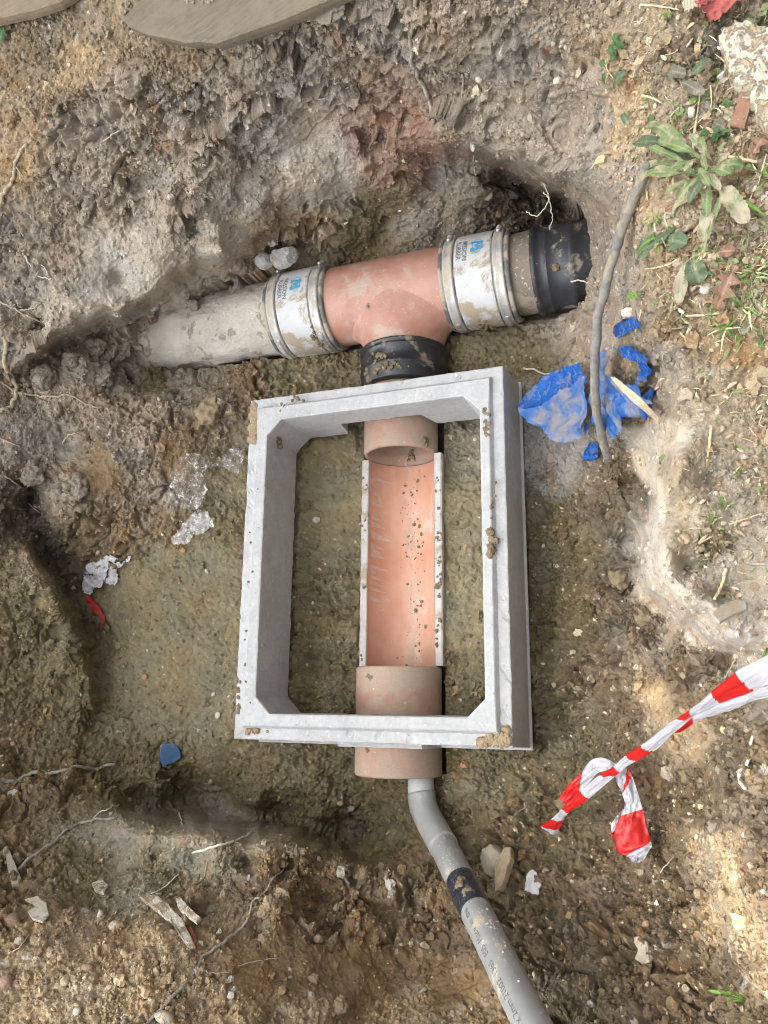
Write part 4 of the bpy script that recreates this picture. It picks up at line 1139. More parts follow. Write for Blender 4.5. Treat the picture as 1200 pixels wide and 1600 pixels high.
# ------------------------------------------------------------------ loose materials
def simple(name, a, b, rough=.8, scale=40, **k): return weathered(name, a, b, rough=rough, scale=scale, **k)
M_root = simple('root_bark', (.40, .32, .22), (.54, .46, .35), .9, 120, bump_s=.5, bump_scale=500, dirt=(.25, .19, .12), dirt_amt=.2, dirt_scale=60)
M_rootgrey = simple('grey_root_bark', (.30, .27, .23), (.44, .40, .34), .9, 120, bump_s=.5, bump_scale=500, dirt=(.22, .18, .13), dirt_amt=.3, dirt_scale=60)
M_rootwhite = simple('fine_white_root', (.58, .53, .44), (.70, .66, .57), .85, 150)
M_straw = simple('straw', (.50, .40, .24), (.64, .54, .36), .75, 90)
M_cable = simple('muddy_cable', (.15, .145, .135), (.25, .24, .22), .75, 60, dirt=(.26, .225, .175), dirt_amt=.35, dirt_scale=40, bump_s=.5, bump_scale=250, bdist=.003)
M_bone = simple('pale_flint', (.46, .42, .34), (.62, .57, .48), .75, 60, dirt=(.33, .26, .17), dirt_amt=.30, dirt_scale=60)
M_plaster = simple('white_plaster', (.52, .47, .38), (.68, .63, .54), .9, 60, dirt=(.34, .26, .165), dirt_amt=.48, dirt_scale=55, bump_s=.7, bump_scale=200, bdist=.003)
M_stone_tan = simple('tan_stone', (.36, .27, .17), (.50, .40, .27), .85, 60, bump_s=.4, dirt=(.22, .165, .10), dirt_amt=.22, dirt_scale=50)
M_stone_brown = simple('brown_stone', (.22, .15, .095), (.34, .24, .15), .85, 60, bump_s=.5, dirt=(.17, .125, .075), dirt_amt=.3, dirt_scale=50)
M_stone_orange = simple('orange_stone', (.40, .20, .09), (.48, .27, .14), .8, 60, bump_s=.4, dirt=(.20, .15, .085), dirt_amt=.25, dirt_scale=60)
M_slate = simple('grey_slate', (.33, .36, .36), (.42, .43, .41), .6, 50, dirt=(.34, .285, .205), dirt_amt=.75, dirt_scale=35)
M_rock = simple('pale_rock', (.40, .34, .25), (.56, .50, .40), .9, 40, dirt=(.26, .20, .13), dirt_amt=.3, dirt_scale=40, bump_s=.8, bump_scale=160, bdist=.004)
M_slabrock = simple('cream_slab', (.48, .42, .31), (.64, .58, .47), .9, 45, dirt=(.34, .27, .18), dirt_amt=.42, dirt_scale=45, bump_s=.9, bump_scale=150, bdist=.004)
M_clodgrey = simple('grey_earth', (.24, .205, .165), (.34, .295, .24), .95, 70, bump_s=.9, bump_scale=260, bdist=.003, dirt=(.22, .175, .125), dirt_amt=.4, dirt_scale=45)
def wood(name, a, b, sc, ang):
    mt, nt, bs = new_mat(name)
    mp = N(nt, 'ShaderNodeMapping'); nt.links.new(tc(nt), mp.inputs['Vector'])
    mp.inputs['Rotation'].default_value = (0, 0, -ang); 
    mp2 = N(nt, 'ShaderNodeMapping'); nt.links.new(mp.outputs[0], mp2.inputs['Vector']); mp2.inputs['Scale'].default_value = (1, sc, 6)
    n1 = noise(nt, 16, 8, .7, mp2.outputs[0], .4)
    n2 = noise(nt, 60, 6, .7, mp2.outputs[0], .2)
    c = mix(nt, ramp(nt, n1, [(.3, 0.), (.7, 1.)]), a, b)
    c = mix(nt, ramp(nt, n2, [(.52, 0.), (.66, .6)]), c, tuple(x * .55 for x in a))
    d = ramp(nt, noise(nt, 14, 8, .75, tc(nt)), [(.46, 0.), (.62, .85)])
    c = mix(nt, d, c, (.26, .215, .155))
    nt.links.new(c, bs.inputs['Base Color']); bs.inputs['Roughness'].default_value = .9; bs.inputs['Specular IOR Level'].default_value = .2
    bump(nt, bs, n2, .8, .003)
    return mt

def film(name, col, dirtcol, dirt_amt, rough=.35, scale=22, trans=.25, fine=0.0):
    """thin plastic film: shiny, lets a little light through, smeared with dried mud"""
    mt, nt, bs = new_mat(name)
    v = tc(nt)
    c = mix(nt, noise(nt, 60, 3, .6, v), tuple(x * .85 for x in col), tuple(min(1, x * 1.12) for x in col))
    d = ramp(nt, noise(nt, scale, 8, .72, v, .5), [(.62 - .3 * dirt_amt, 0.), (.76 - .3 * dirt_amt, .85)])
    c = mix(nt, d, c, dirtcol)
    nt.links.new(c, bs.inputs['Base Color'])
    mr = N(nt, 'ShaderNodeMapRange'); nt.links.new(d, mr.inputs[0]); mr.inputs[3].default_value = rough; mr.inputs[4].default_value = .85
    nt.links.new(mr.outputs[0], bs.inputs['Roughness'])
    tb = N(nt, 'ShaderNodeBsdfTranslucent'); nt.links.new(c, tb.inputs['Color'])
    ms = N(nt, 'ShaderNodeMixShader'); ms.inputs[0].default_value = trans
    out = nt.nodes['Material Output']
    nt.links.new(bs.outputs[0], ms.inputs[1]); nt.links.new(tb.outputs[0], ms.inputs[2]); nt.links.new(ms.outputs[0], out.inputs['Surface'])
    bump(nt, bs, noise(nt, 70, 5, .62, v, 1.4), .8, .006)
    return mt
M_bluefilm = film('blue_film', (.013, .11, .43), (.26, .26, .28), .40, rough=.16, scale=34)
M_white_film = film('white_film', (.80, .80, .82), (.40, .33, .22), .10, scale=40)
M_red_film = film('red_film', (.62, .055, .045), (.40, .20, .14), .12, scale=40)
M_navy = simple('navy_print', (.05, .055, .09), (.08, .085, .12), .5, 100)
M_bluechip = simple('blue_plastic', (.062, .140, .27), (.085, .175, .32), .45, 50, dirt=(.22, .18, .11), dirt_amt=.14, dirt_scale=60)

def clear_film():
    mt, nt, bs = new_mat('clear_film')
    v = tc(nt)
    bs.inputs['Base Color'].default_value = (.85, .85, .83, 1); bs.inputs['Roughness'].default_value = .16; bs.inputs['Specular IOR Level'].default_value = .9
    tr = N(nt, 'ShaderNodeBsdfTransparent')
    fr = ramp(nt, noise(nt, 75, 6, .7, v, 1.2), [(.46, .06), (.56, .16), (.62, .80)])
    a = N(nt, 'ShaderNodeAttribute', attribute_name='milk')
    ad = N(nt, 'ShaderNodeMath', operation='ADD'); ad.use_clamp = True
    nt.links.new(fr, ad.inputs[0]); nt.links.new(a.outputs['Fac'], ad.inputs[1])
    ms = N(nt, 'ShaderNodeMixShader'); nt.links.new(ad.outputs[0], ms.inputs[0])
    nt.links.new(tr.outputs[0], ms.inputs[1]); nt.links.new(bs.outputs[0], ms.inputs[2])
    nt.links.new(ms.outputs[0], nt.nodes['Material Output'].inputs['Surface'])
    bump(nt, bs, noise(nt, 130, 4, .6, v, 1.), .7, .004)
    return mt
M_clear = clear_film()
M_bluemid = film('smeared_blue_film', (.022, .13, .44), (.28, .28, .30), .55, scale=26)

def dist_at(P): return float((np.array(P) - CAM_C) @ CAM_R[2])
def pxm(P): return dist_at(P) / FPX              # metres per photo pixel at P

# ------------------------------------------------------------------ roots, sticks, cable
def strand(name, pts, r0, r1, mat, label, cat, group=None, lift=.6, n=7, wig=.5, sub=8, zs=None, seed=0):
    """a root or stick lying along the ground; pts in photo pixels, radii in pixels"""
    P = []
    for k, q_ in enumerate(pts):
        b = surf(q_[0], q_[1], 0, 3)
        if zs is not None and zs[k] is not None: b = ray(q_[0], q_[1], zs[k])
        P.append(b)
    P = np.array(P); s = pxm(P.mean(0))
    C_ = catmull(P, sub)
    t = np.linspace(0, 1, len(C_))
    R = (r0 + (r1 - r0) * t) * s
    if zs is None:      # drape: keep it just on the surface
        N_ = np.array([snorm(q_[0], q_[1]) for q_ in pts]); N_ = np.array([[np.interp(i, np.linspace(0, len(C_) - 1, len(pts)), N_[:, c]) for c in range(3)] for i in range(len(C_))])
        C_ = C_ + N_ * (R * lift + .0025)[:, None]
    if wig:
        C_ = C_ + np.stack([perlin(np.stack([t * len(pts) * 2.3, np.full(len(t), seed + k * 9.1), np.zeros(len(t))], 1)) for k in range(3)], 1) * s * (1.5 * wig + R.mean() / s * wig)
    mb = MB(); tube(mb, C_, R, n, rough=.25, seed=seed)
    return tag(mb.build(name, mat), label, cat, group)
RG = 'roots hanging from the cut earth'
roots = [
 ([(645,-10),(644,40),(648,85),(655,125),(666,165),(676,192),(690,204),(704,212),(707,240)], 3.2, 3.2, M_rootgrey, 'grey root as thick as a pencil, hanging down the upper bank to the reddish earth'),
 ([(718,120),(712,160),(708,185),(700,200)], 1.6, 1.2, M_rootgrey, 'thin grey rootlet joining the pencil-thick root from the right'),
 ([(-5,322),(8,300),(18,282),(24,255),(40,225)], 3.4, 2.2, M_root, 'tan curved root at the left picture edge, level with the upper bank'),
 ([(22,258),(34,272),(40,290)], 1.4, .8, M_root, 'short side rootlet of the tan curved root'),
 ([(138,268),(142,245),(160,222),(192,200)], 1.2, .9, M_root, 'fine curved rootlet in the middle of the upper left bank'),
 ([(462,142),(490,156),(512,154),(545,138)], 1.1, .8, M_rootwhite, 'fine pale rootlet high on the upper bank, right of centre'),
 ([(36,400),(48,420),(60,432),(80,435)], 1.5, 1.0, M_rootwhite, 'pale hooked rootlet above the left lip of the bank'),
 ([(50,405),(66,418),(74,432)], 1.0, .7, M_rootwhite, 'very thin rootlet beside the hooked one'),
 ([(-5,470),(18,482),(36,494),(56,508)], 2.0, 1.0, M_root, 'slanting root at the left edge below the hooked rootlet'),
 ([(22,484),(44,482),(63,473)], 1.5, .8, M_root, 'short branch forking up from the slanting root at the left edge'),
 ([(-4,505),(6,540),(8,565),(20,590),(26,612),(18,630),(-2,642)], 3.6, 3.0, M_root, 'knobbly pale root bending down the left edge beside the round clods'),
 ([(26,610),(52,618),(80,620),(108,618),(132,630),(158,638)], 2.2, 1.1, M_root, 'long pale rootlet running right from the knobbly root'),
 ([(-4,595),(10,602),(24,612)], 1.5, 1.5, M_root, 'small rootlet meeting the knobbly root from the left'),
 ([(-4,684),(18,692),(32,698)], 1.6, 1.0, M_root, 'short rootlet at the left edge above the dark gap'),
 ([(-4,742),(14,748),(30,760)], 1.8, 1.0, M_root, 'short rootlet at the left edge beside the dark gap'),
 ([(18,776),(38,782),(56,802)], 1.3, .8, M_root, 'short rootlet below the dark gap on the left'),
 ([(98,692),(108,680),(122,676)], 1.0, .8, M_straw, 'tiny yellow loop of root among the left clods'),
 ([(-5,1220),(30,1212),(55,1202),(80,1206),(120,1200),(150,1197),(178,1193)], 3.6, 2.2, M_rootgrey, 'thick grey root lying across the left side of the pit below the blue chip'),
 ([(30,1358),(55,1336),(82,1318),(104,1298),(125,1288),(152,1281),(180,1280),(206,1272)], 2.6, 1.6, M_rootgrey, 'long pale root along the clay shelf in the lower left'),
 ([(142,1284),(158,1270),(175,1264),(191,1254)], 1.5, .9, M_rootwhite, 'thin upward branch of the long root on the clay shelf'),
 ([(302,1331),(335,1322),(365,1314),(395,1303),(421,1289)], 2.0, 1.0, M_rootwhite, 'single white root sticking out over the near bank below the chamber'),
 ([(226,1602),(262,1566),(300,1524),(318,1494),(346,1474),(372,1452),(390,1436),(390,1404),(410,1388),(432,1368),(446,1350)], 2.8, 1.4, M_rootgrey, 'longest root, climbing diagonally over the near spoil heap'),
 ([(316,1514),(330,1520),(358,1522)], 1.2, .7, M_rootwhite, 'short rootlet lying right of the longest root'),
 ([(372,1510),(400,1502),(440,1498)], 1.0, .7, M_root, 'thin rootlet on the near spoil right of the white plaster'),
 ([(280,1270),(284,1284),(288,1300)], 1.5, .8, M_rootwhite, 'stub of white root pointing up from the clay shelf'),
 ([(236,1396),(256,1384),(280,1366)], 1.3, .9, M_rootwhite, 'short pale root above the white plaster pieces'),
 ([(300,1386),(316,1370),(322,1344)], .9, .7, M_root, 'upright wisp of root right of the white plaster'),
 ([(14,1490),(30,1480),(42,1460)], 1.2, .9, M_rootwhite, 'wisp of white root in the lower left gravel'),
 ([(818,574),(835,578),(852,582),(872,581),(886,584)], 1.7, 1.0, M_rootwhite, 'white root pointing at the far right corner of the chamber from the blue plastic'),
 ([(741,236),(740,255),(743,272),(738,292)], .9, .7, M_rootwhite, 'fine white root dangling in the hollow behind the tee'),
 ([(925,262),(940,245),(958,228)], 2.0, 1.2, M_root, 'tan twig on the smooth earth right of the upper bank'),
 ([(1162,1234),(1158,1212),(1166,1188),(1172,1150)], 3.4, 2.0, M_rootwhite, 'whitish crumbly root on the lower right bank'),
 ([(800,1280),(808,1268),(822,1258)], .9, .6, M_rootgrey, 'hair-thin root between the grey pipe and the striped tape'),
 ([(1015,1380),(1030,1362),(1050,1338)], 1.4, 1.0, M_rootgrey, 'dark twig below the striped tape loop'),
]
for k, (pts, r0, r1, mt, lab) in enumerate(roots):
    strand('root', pts, r0, r1, mt, lab, 'root', RG, seed=k * 1.3, wig=.8, n=8 if r0 > 2 else 6)
# two threads hanging free over the black socket
for k, (pts, zs, lab) in enumerate([
  ([(849,283),(854,298),(858,310),(850,326),(838,338),(826,333),(822,330)], [.235,.22,.205,.19,.178,.175,.178], 'white root thread curling over the gap beside the black socket'),
  ([(849,300),(858,312),(862,332),(863,345),(858,358)], [.215,.20,.175,.155,.14], 'white root thread hanging straight down to the black socket')]):
    strand('root', pts, 1.0, .7, M_rootwhite, lab, 'root', RG, zs=zs, seed=60 + k, wig=1.0, n=6)
strand('root', [(892, 440), (906, 438), (920, 442), (938, 440)], 1.2, .8, M_rootwhite, 'white rootlet lying on the right end of the black socket', 'root', RG, zs=[.075, .085, .10, .16], seed=71, n=6)

straws = [
 ([(1083,188),(1082,215),(1081,258)], 2.2, 2.0, 'upright pale straw standing above the green rosette'),
 ([(1142,112),(1162,124),(1186,139)], 1.6, 1.2, 'pale straw lying on the edge of the whitish slab'),
 ([(1095,130),(1087,165),(1078,200)], 1.2, .9, 'straw crossing left of the oblong cream stone'),
 ([(1106,118),(1110,140),(1107,165)], 1.5, 1.0, 'bent brown straw above the oblong cream stone'),
 ([(1070,205),(1090,182),(1118,152)], 1.2, .8, 'slanting straw right below the oblong cream stone'),
 ([(1086,192),(1100,202),(1120,207)], 1.2, .8, 'curved straw below the rust-coloured offcut'),
 ([(1050,493),(1085,492),(1126,489)], 2.0, 1.8, 'long pale straw lying flat below the dead oak leaf'),
 ([(1140,246),(1165,250),(1202,255)], 3.0, 2.6, 'pair-thick brown stem right of the rosette'),
 ([(1110,668),(1108,695),(1102,720)], 2.6, 1.6, 'flat buff stem lying alone on the right-hand ledge'),
 ([(1132,885),(1126,910),(1114,938)], 3.2, 2.2, 'short thick tan stick on the lower part of the ledge'),
 ([(1085,858),(1098,848),(1112,838)], 1.6, 1.2, 'silvery straw at the middle of the ledge'),
 ([(1138,820),(1160,812),(1190,802)], 1.6, 1.2, 'silvery straw near the right edge of the ledge'),
 ([(1160,1008),(1135,1060),(1120,1090)], 1.0, .8, 'thin brown stalk beneath the striped tape'),
 ([(1002,150),(1015,152),(1032,160)], 2.0, 1.4, 'curled pale straw left of the clod pit'),
 ([(1000,8),(1030,10),(1060,14)], 1.8, 1.2, 'pale straw near the red glove'),
 ([(1003,330),(1012,312),(1010,295)], 1.4, 1.0, 'pale stalk beside the upper end of the cable'),
 ([(1038,325),(1040,345),(1048,362)], 1.4, 1.0, 'bent straw left of the spotted leaves'),
 ([(990,520),(1000,490),(1004,470)], 1.3, .9, 'straw beside the small bright sprout'),
 ([(1010,420),(1040,415),(1060,405)], 1.6, 1.2, 'straw among the dead grass below the spotted leaves'),
 ([(1160,500),(1175,478),(1185,455)], 1.0, .8, 'straw in the grass at the right edge'),
 ([(944,96),(948,110),(958,124)], 1.2, .9, 'grey stalk under the dark clover'),
]
for k, (pts, r0, r1, lab) in enumerate(straws):
    strand('straw', pts, r0, r1, M_straw, lab, 'straw', 'dry straws on the turf', seed=100 + k, wig=.4, n=6, lift=1.4)

cz = [.585, .56, .53, .50, .465, .435, .40, .36, .315, .255, .19]
mb = MB()
cp = [(1013,254),(1003,280),(984,326),(966,376),(951,428),(938,480),(931,530),(929,580),(931,630),(938,672),(950,716)]
P = np.array([ray(u, v, z) for (u, v), z in zip(cp, cz)])
Cc = catmull(P, 10); tt = np.linspace(0, 1, len(Cc))
Cc += np.stack([perlin(np.stack([tt * 14, np.full(len(tt), k * 5.), np.zeros(len(tt))], 1)) for k in range(3)], 1) * .0025
tube(mb, Cc, .0070 + .0012 * perlin(np.stack([tt * 25, tt * 0, tt * 0 + 3], 1)), 20, rough=.12, seed=3)
tag(mb.build('cable', M_cable), 'mud-streaked grey cable coming down the right bank past the blue plastic', 'cable')

def slab(name, poly, z_off, th, mat, label, cat, seed=1, tilt=None, rough=.0, use_z=None, group=None, smooth=False, cell=6, crown=0.0):
    """a flat solid piece with an outline in photo pixels, resting on the ground"""
    poly = np.array(poly, float)
    c = poly.mean(0)
    P0 = surf(c[0], c[1], 0, 5); n_ = snorm(c[0], c[1]) if tilt is None else np.array(tilt, float); n_ /= np.linalg.norm(n_)
    if use_z is not None: P0 = ray(c[0], c[1], use_z)
    P0 = P0 + n_ * (z_off + th)
    def onplane(u, v):
        d = ((u - 600) / FPX) * CAM_R[0] + ((v - 800) / FPX) * CAM_R[1] + CAM_R[2]
        return CAM_C + d * ((P0 - CAM_C) @ n_ / (d @ n_))
    out = []
    for a, b in zip(poly, np.roll(poly, -1, 0)):
        k = max(1, int(np.hypot(*(b - a)) / cell))
        for t in np.arange(k) / k: out.append(a + (b - a) * t)
    out = np.array(out); m_ = len(out)
    T = np.array([onplane(*q_) for q_ in out])
    cc = T.mean(0)
    jit = perlin(T * 130 + seed)[:, None] * rough
    T = T + (T - cc) / np.linalg.norm(T - cc, axis=1)[:, None] * jit
    ins = T + (cc - T) * .05
    rings = [T - n_ * th + (cc - T) * .04, T - n_ * th * .5, T - n_ * min(.002, th * .2), ins]
    for s in (.2, .4, .6, .8): rings.append(T + (cc - T) * s)
    V = np.vstack(rings + [cc[None]])
    hgt = perlin(V * 60 + seed) * rough * .8 + perlin(V * 190 + seed) * rough * .3
    msk = np.concatenate([np.zeros(m_ * 2), np.full(m_, .4), np.ones(m_ * 5 + 1)])
    V = V + n_ * (hgt * msk)[:, None]
    if crown:
        rr = np.concatenate([np.zeros(m_ * 3), np.repeat([.1, .5, .8, .95, 1.], m_), [1.]])
        V = V + n_ * (rr * crown)[:, None]
    F_ = [tuple(f) for f in grid_faces(len(rings), m_, True)] + [((len(rings) - 1) * m_ + i, (len(rings) - 1) * m_ + (i + 1) % m_, len(rings) * m_) for i in range(m_)] + [tuple(range(m_ - 1, -1, -1))]
    return tag(mesh_obj(name, V, F_, mat, smooth=smooth), label, cat, group)

slab('timber_board', [(186,26),(200,40),(216,48),(232,54),(262,59),(290,66),(312,64),(336,67),(362,58),(440,30),(520,-4),(640,-55),(520,-100),(330,-70),(215,2),(196,22)], -.013, .022, wood('grey_timber', (.17, .14, .105), (.27, .23, .18), 16, R_(18)), 'weathered brown timber board lying along the top edge of the bank', 'timber', seed=3, rough=.0006, tilt=(-.06, -.10, 1))
slab('timber_board', [(-30,34),(0,27),(50,16),(92,2),(120,-16),(40,-60),(-60,-40)], .002, .02, wood('pale_timber', (.27, .215, .14), (.40, .33, .23), 14, R_(14)), 'pale weathered timber board in the top left corner', 'timber', seed=5, rough=.0006, tilt=(.02, -.05, 1))
slab('wood_splinter', [(953,589),(960,588),(1000,620),(1032,655),(1030,664),(1018,652),(986,626),(964,603)], .004, .007, wood('split_wood', (.46, .37, .25), (.58, .49, .35), 10, R_(-40)), 'flat pale wood splinter leaning on the blue plastic right of the cable', 'wood', seed=6, rough=.0012, use_z=.43, tilt=(-.15, -.1, 1))
slab('rock_slab', [(1122,52),(1134,40),(1160,33),(1190,36),(1215,44),(1245,100),(1245,230),(1205,215),(1186,182),(1170,150),(1146,120),(1134,88)], -.004, .030, M_slabrock, 'large whitish broken slab at the right edge under the red glove', 'slab', seed=8, rough=.006, crown=.006, cell=4)
slab('wood_offcut', [(1160,128),(1184,122),(1178,150),(1163,200),(1140,194),(1150,165)], .004, .008, simple('rusty_offcut', (.21, .11, .07), (.28, .16, .105), .85, 60, dirt=(.25, .19, .13), dirt_amt=.2, dirt_scale=40), 'rust-coloured flat offcut beside the whitish slab', 'offcut', seed=9, rough=.001)
slab('slate_fragment', [(1112,960),(1124,946),(1150,936),(1166,938),(1168,950),(1140,962),(1124,973)], .001, .005, M_slate, 'pale grey slate fragment at the lower tip of the right-hand ledge', 'slate', seed=10, rough=.0008)
slab('plastic_chip', [(252,1164),(272,1161),(280,1170),(283,1184),(272,1192),(254,1197),(249,1182)], .009, .003, M_bluechip, 'small blue plastic chip lying alone on the olive clay', 'plastic chip', seed=11, rough=.0006)
slab('flint_shard', [(8,1323),(14,1326),(24,1350),(33,1372),(30,1384),(20,1384),(14,1362)], .004, .008, M_bone, 'tall pointed white shard standing at the lower left edge', 'stone', seed=12, rough=.001)
slab('plaster_fragment', [(38,1404),(58,1399),(72,1410),(76,1428),(66,1440),(50,1436),(42,1422),(56,1418),(52,1410)], .003, .006, M_bone, 'curved shell-like white fragment below the pointed shard', 'fragment', seed=13, rough=.001)
slab('plaster_fragment', [(143,1380),(158,1372),(170,1382),(162,1394),(148,1390)], .003, .007, M_plaster, 'small white lump on the edge of the near spoil, left of the broken plaster', 'fragment', seed=14, rough=.002)
slab('plaster_fragment', [(218,1400),(240,1395),(262,1410),(286,1438),(306,1478),(296,1482),(282,1462),(270,1442),(244,1420)], .001, .010, M_plaster, 'long ragged strip of white plaster in the near spoil heap', 'plaster', seed=15, rough=.004, smooth=True, cell=3)
slab('plaster_fragment', [(274,1404),(280,1400),(296,1418),(312,1432),(306,1440),(290,1428),(278,1418)], .003, .010, M_plaster, 'shorter block of white plaster right of the ragged strip', 'plaster', seed=16, rough=.002, cell=3)
slab('brick_sliver', [(292,1448),(298,1446),(306,1464),(313,1482),(308,1481),(300,1464)], .001, .006, simple('red_brick', (.16, .045, .028), (.24, .075, .045), .9, 60), 'thin red brick sliver in the crack between the two plaster pieces', 'brick', seed=17, rough=.001)
slab('plastic_scrap', [(824,1362),(832,1358),(838,1364),(846,1378),(842,1396),(832,1398),(820,1390)], .003, .004, M_white_film, 'crumpled whitish plastic scrap right of the black-banded grey pipe', 'plastic scrap', seed=18, rough=.004, smooth=True, cell=3)
slab('bark_piece', [(986,1466),(1000,1462),(1016,1480),(1020,1500),(1004,1508),(992,1498),(996,1482)], .002, .007, M_rock, 'flaky pale bark piece low on the right bank', 'bark', seed=19, rough=.003, cell=3)
slab('wood_splinter', [(772,1352),(788,1324),(797,1322),(798,1340),(790,1366),(780,1390),(772,1392)], .004, .012, wood('dirty_wood', (.36, .28, .17), (.50, .41, .28), 8, R_(60)), 'upright dirty wood splinter beside the pale rock at the grey pipe', 'wood', seed=20, rough=.002)

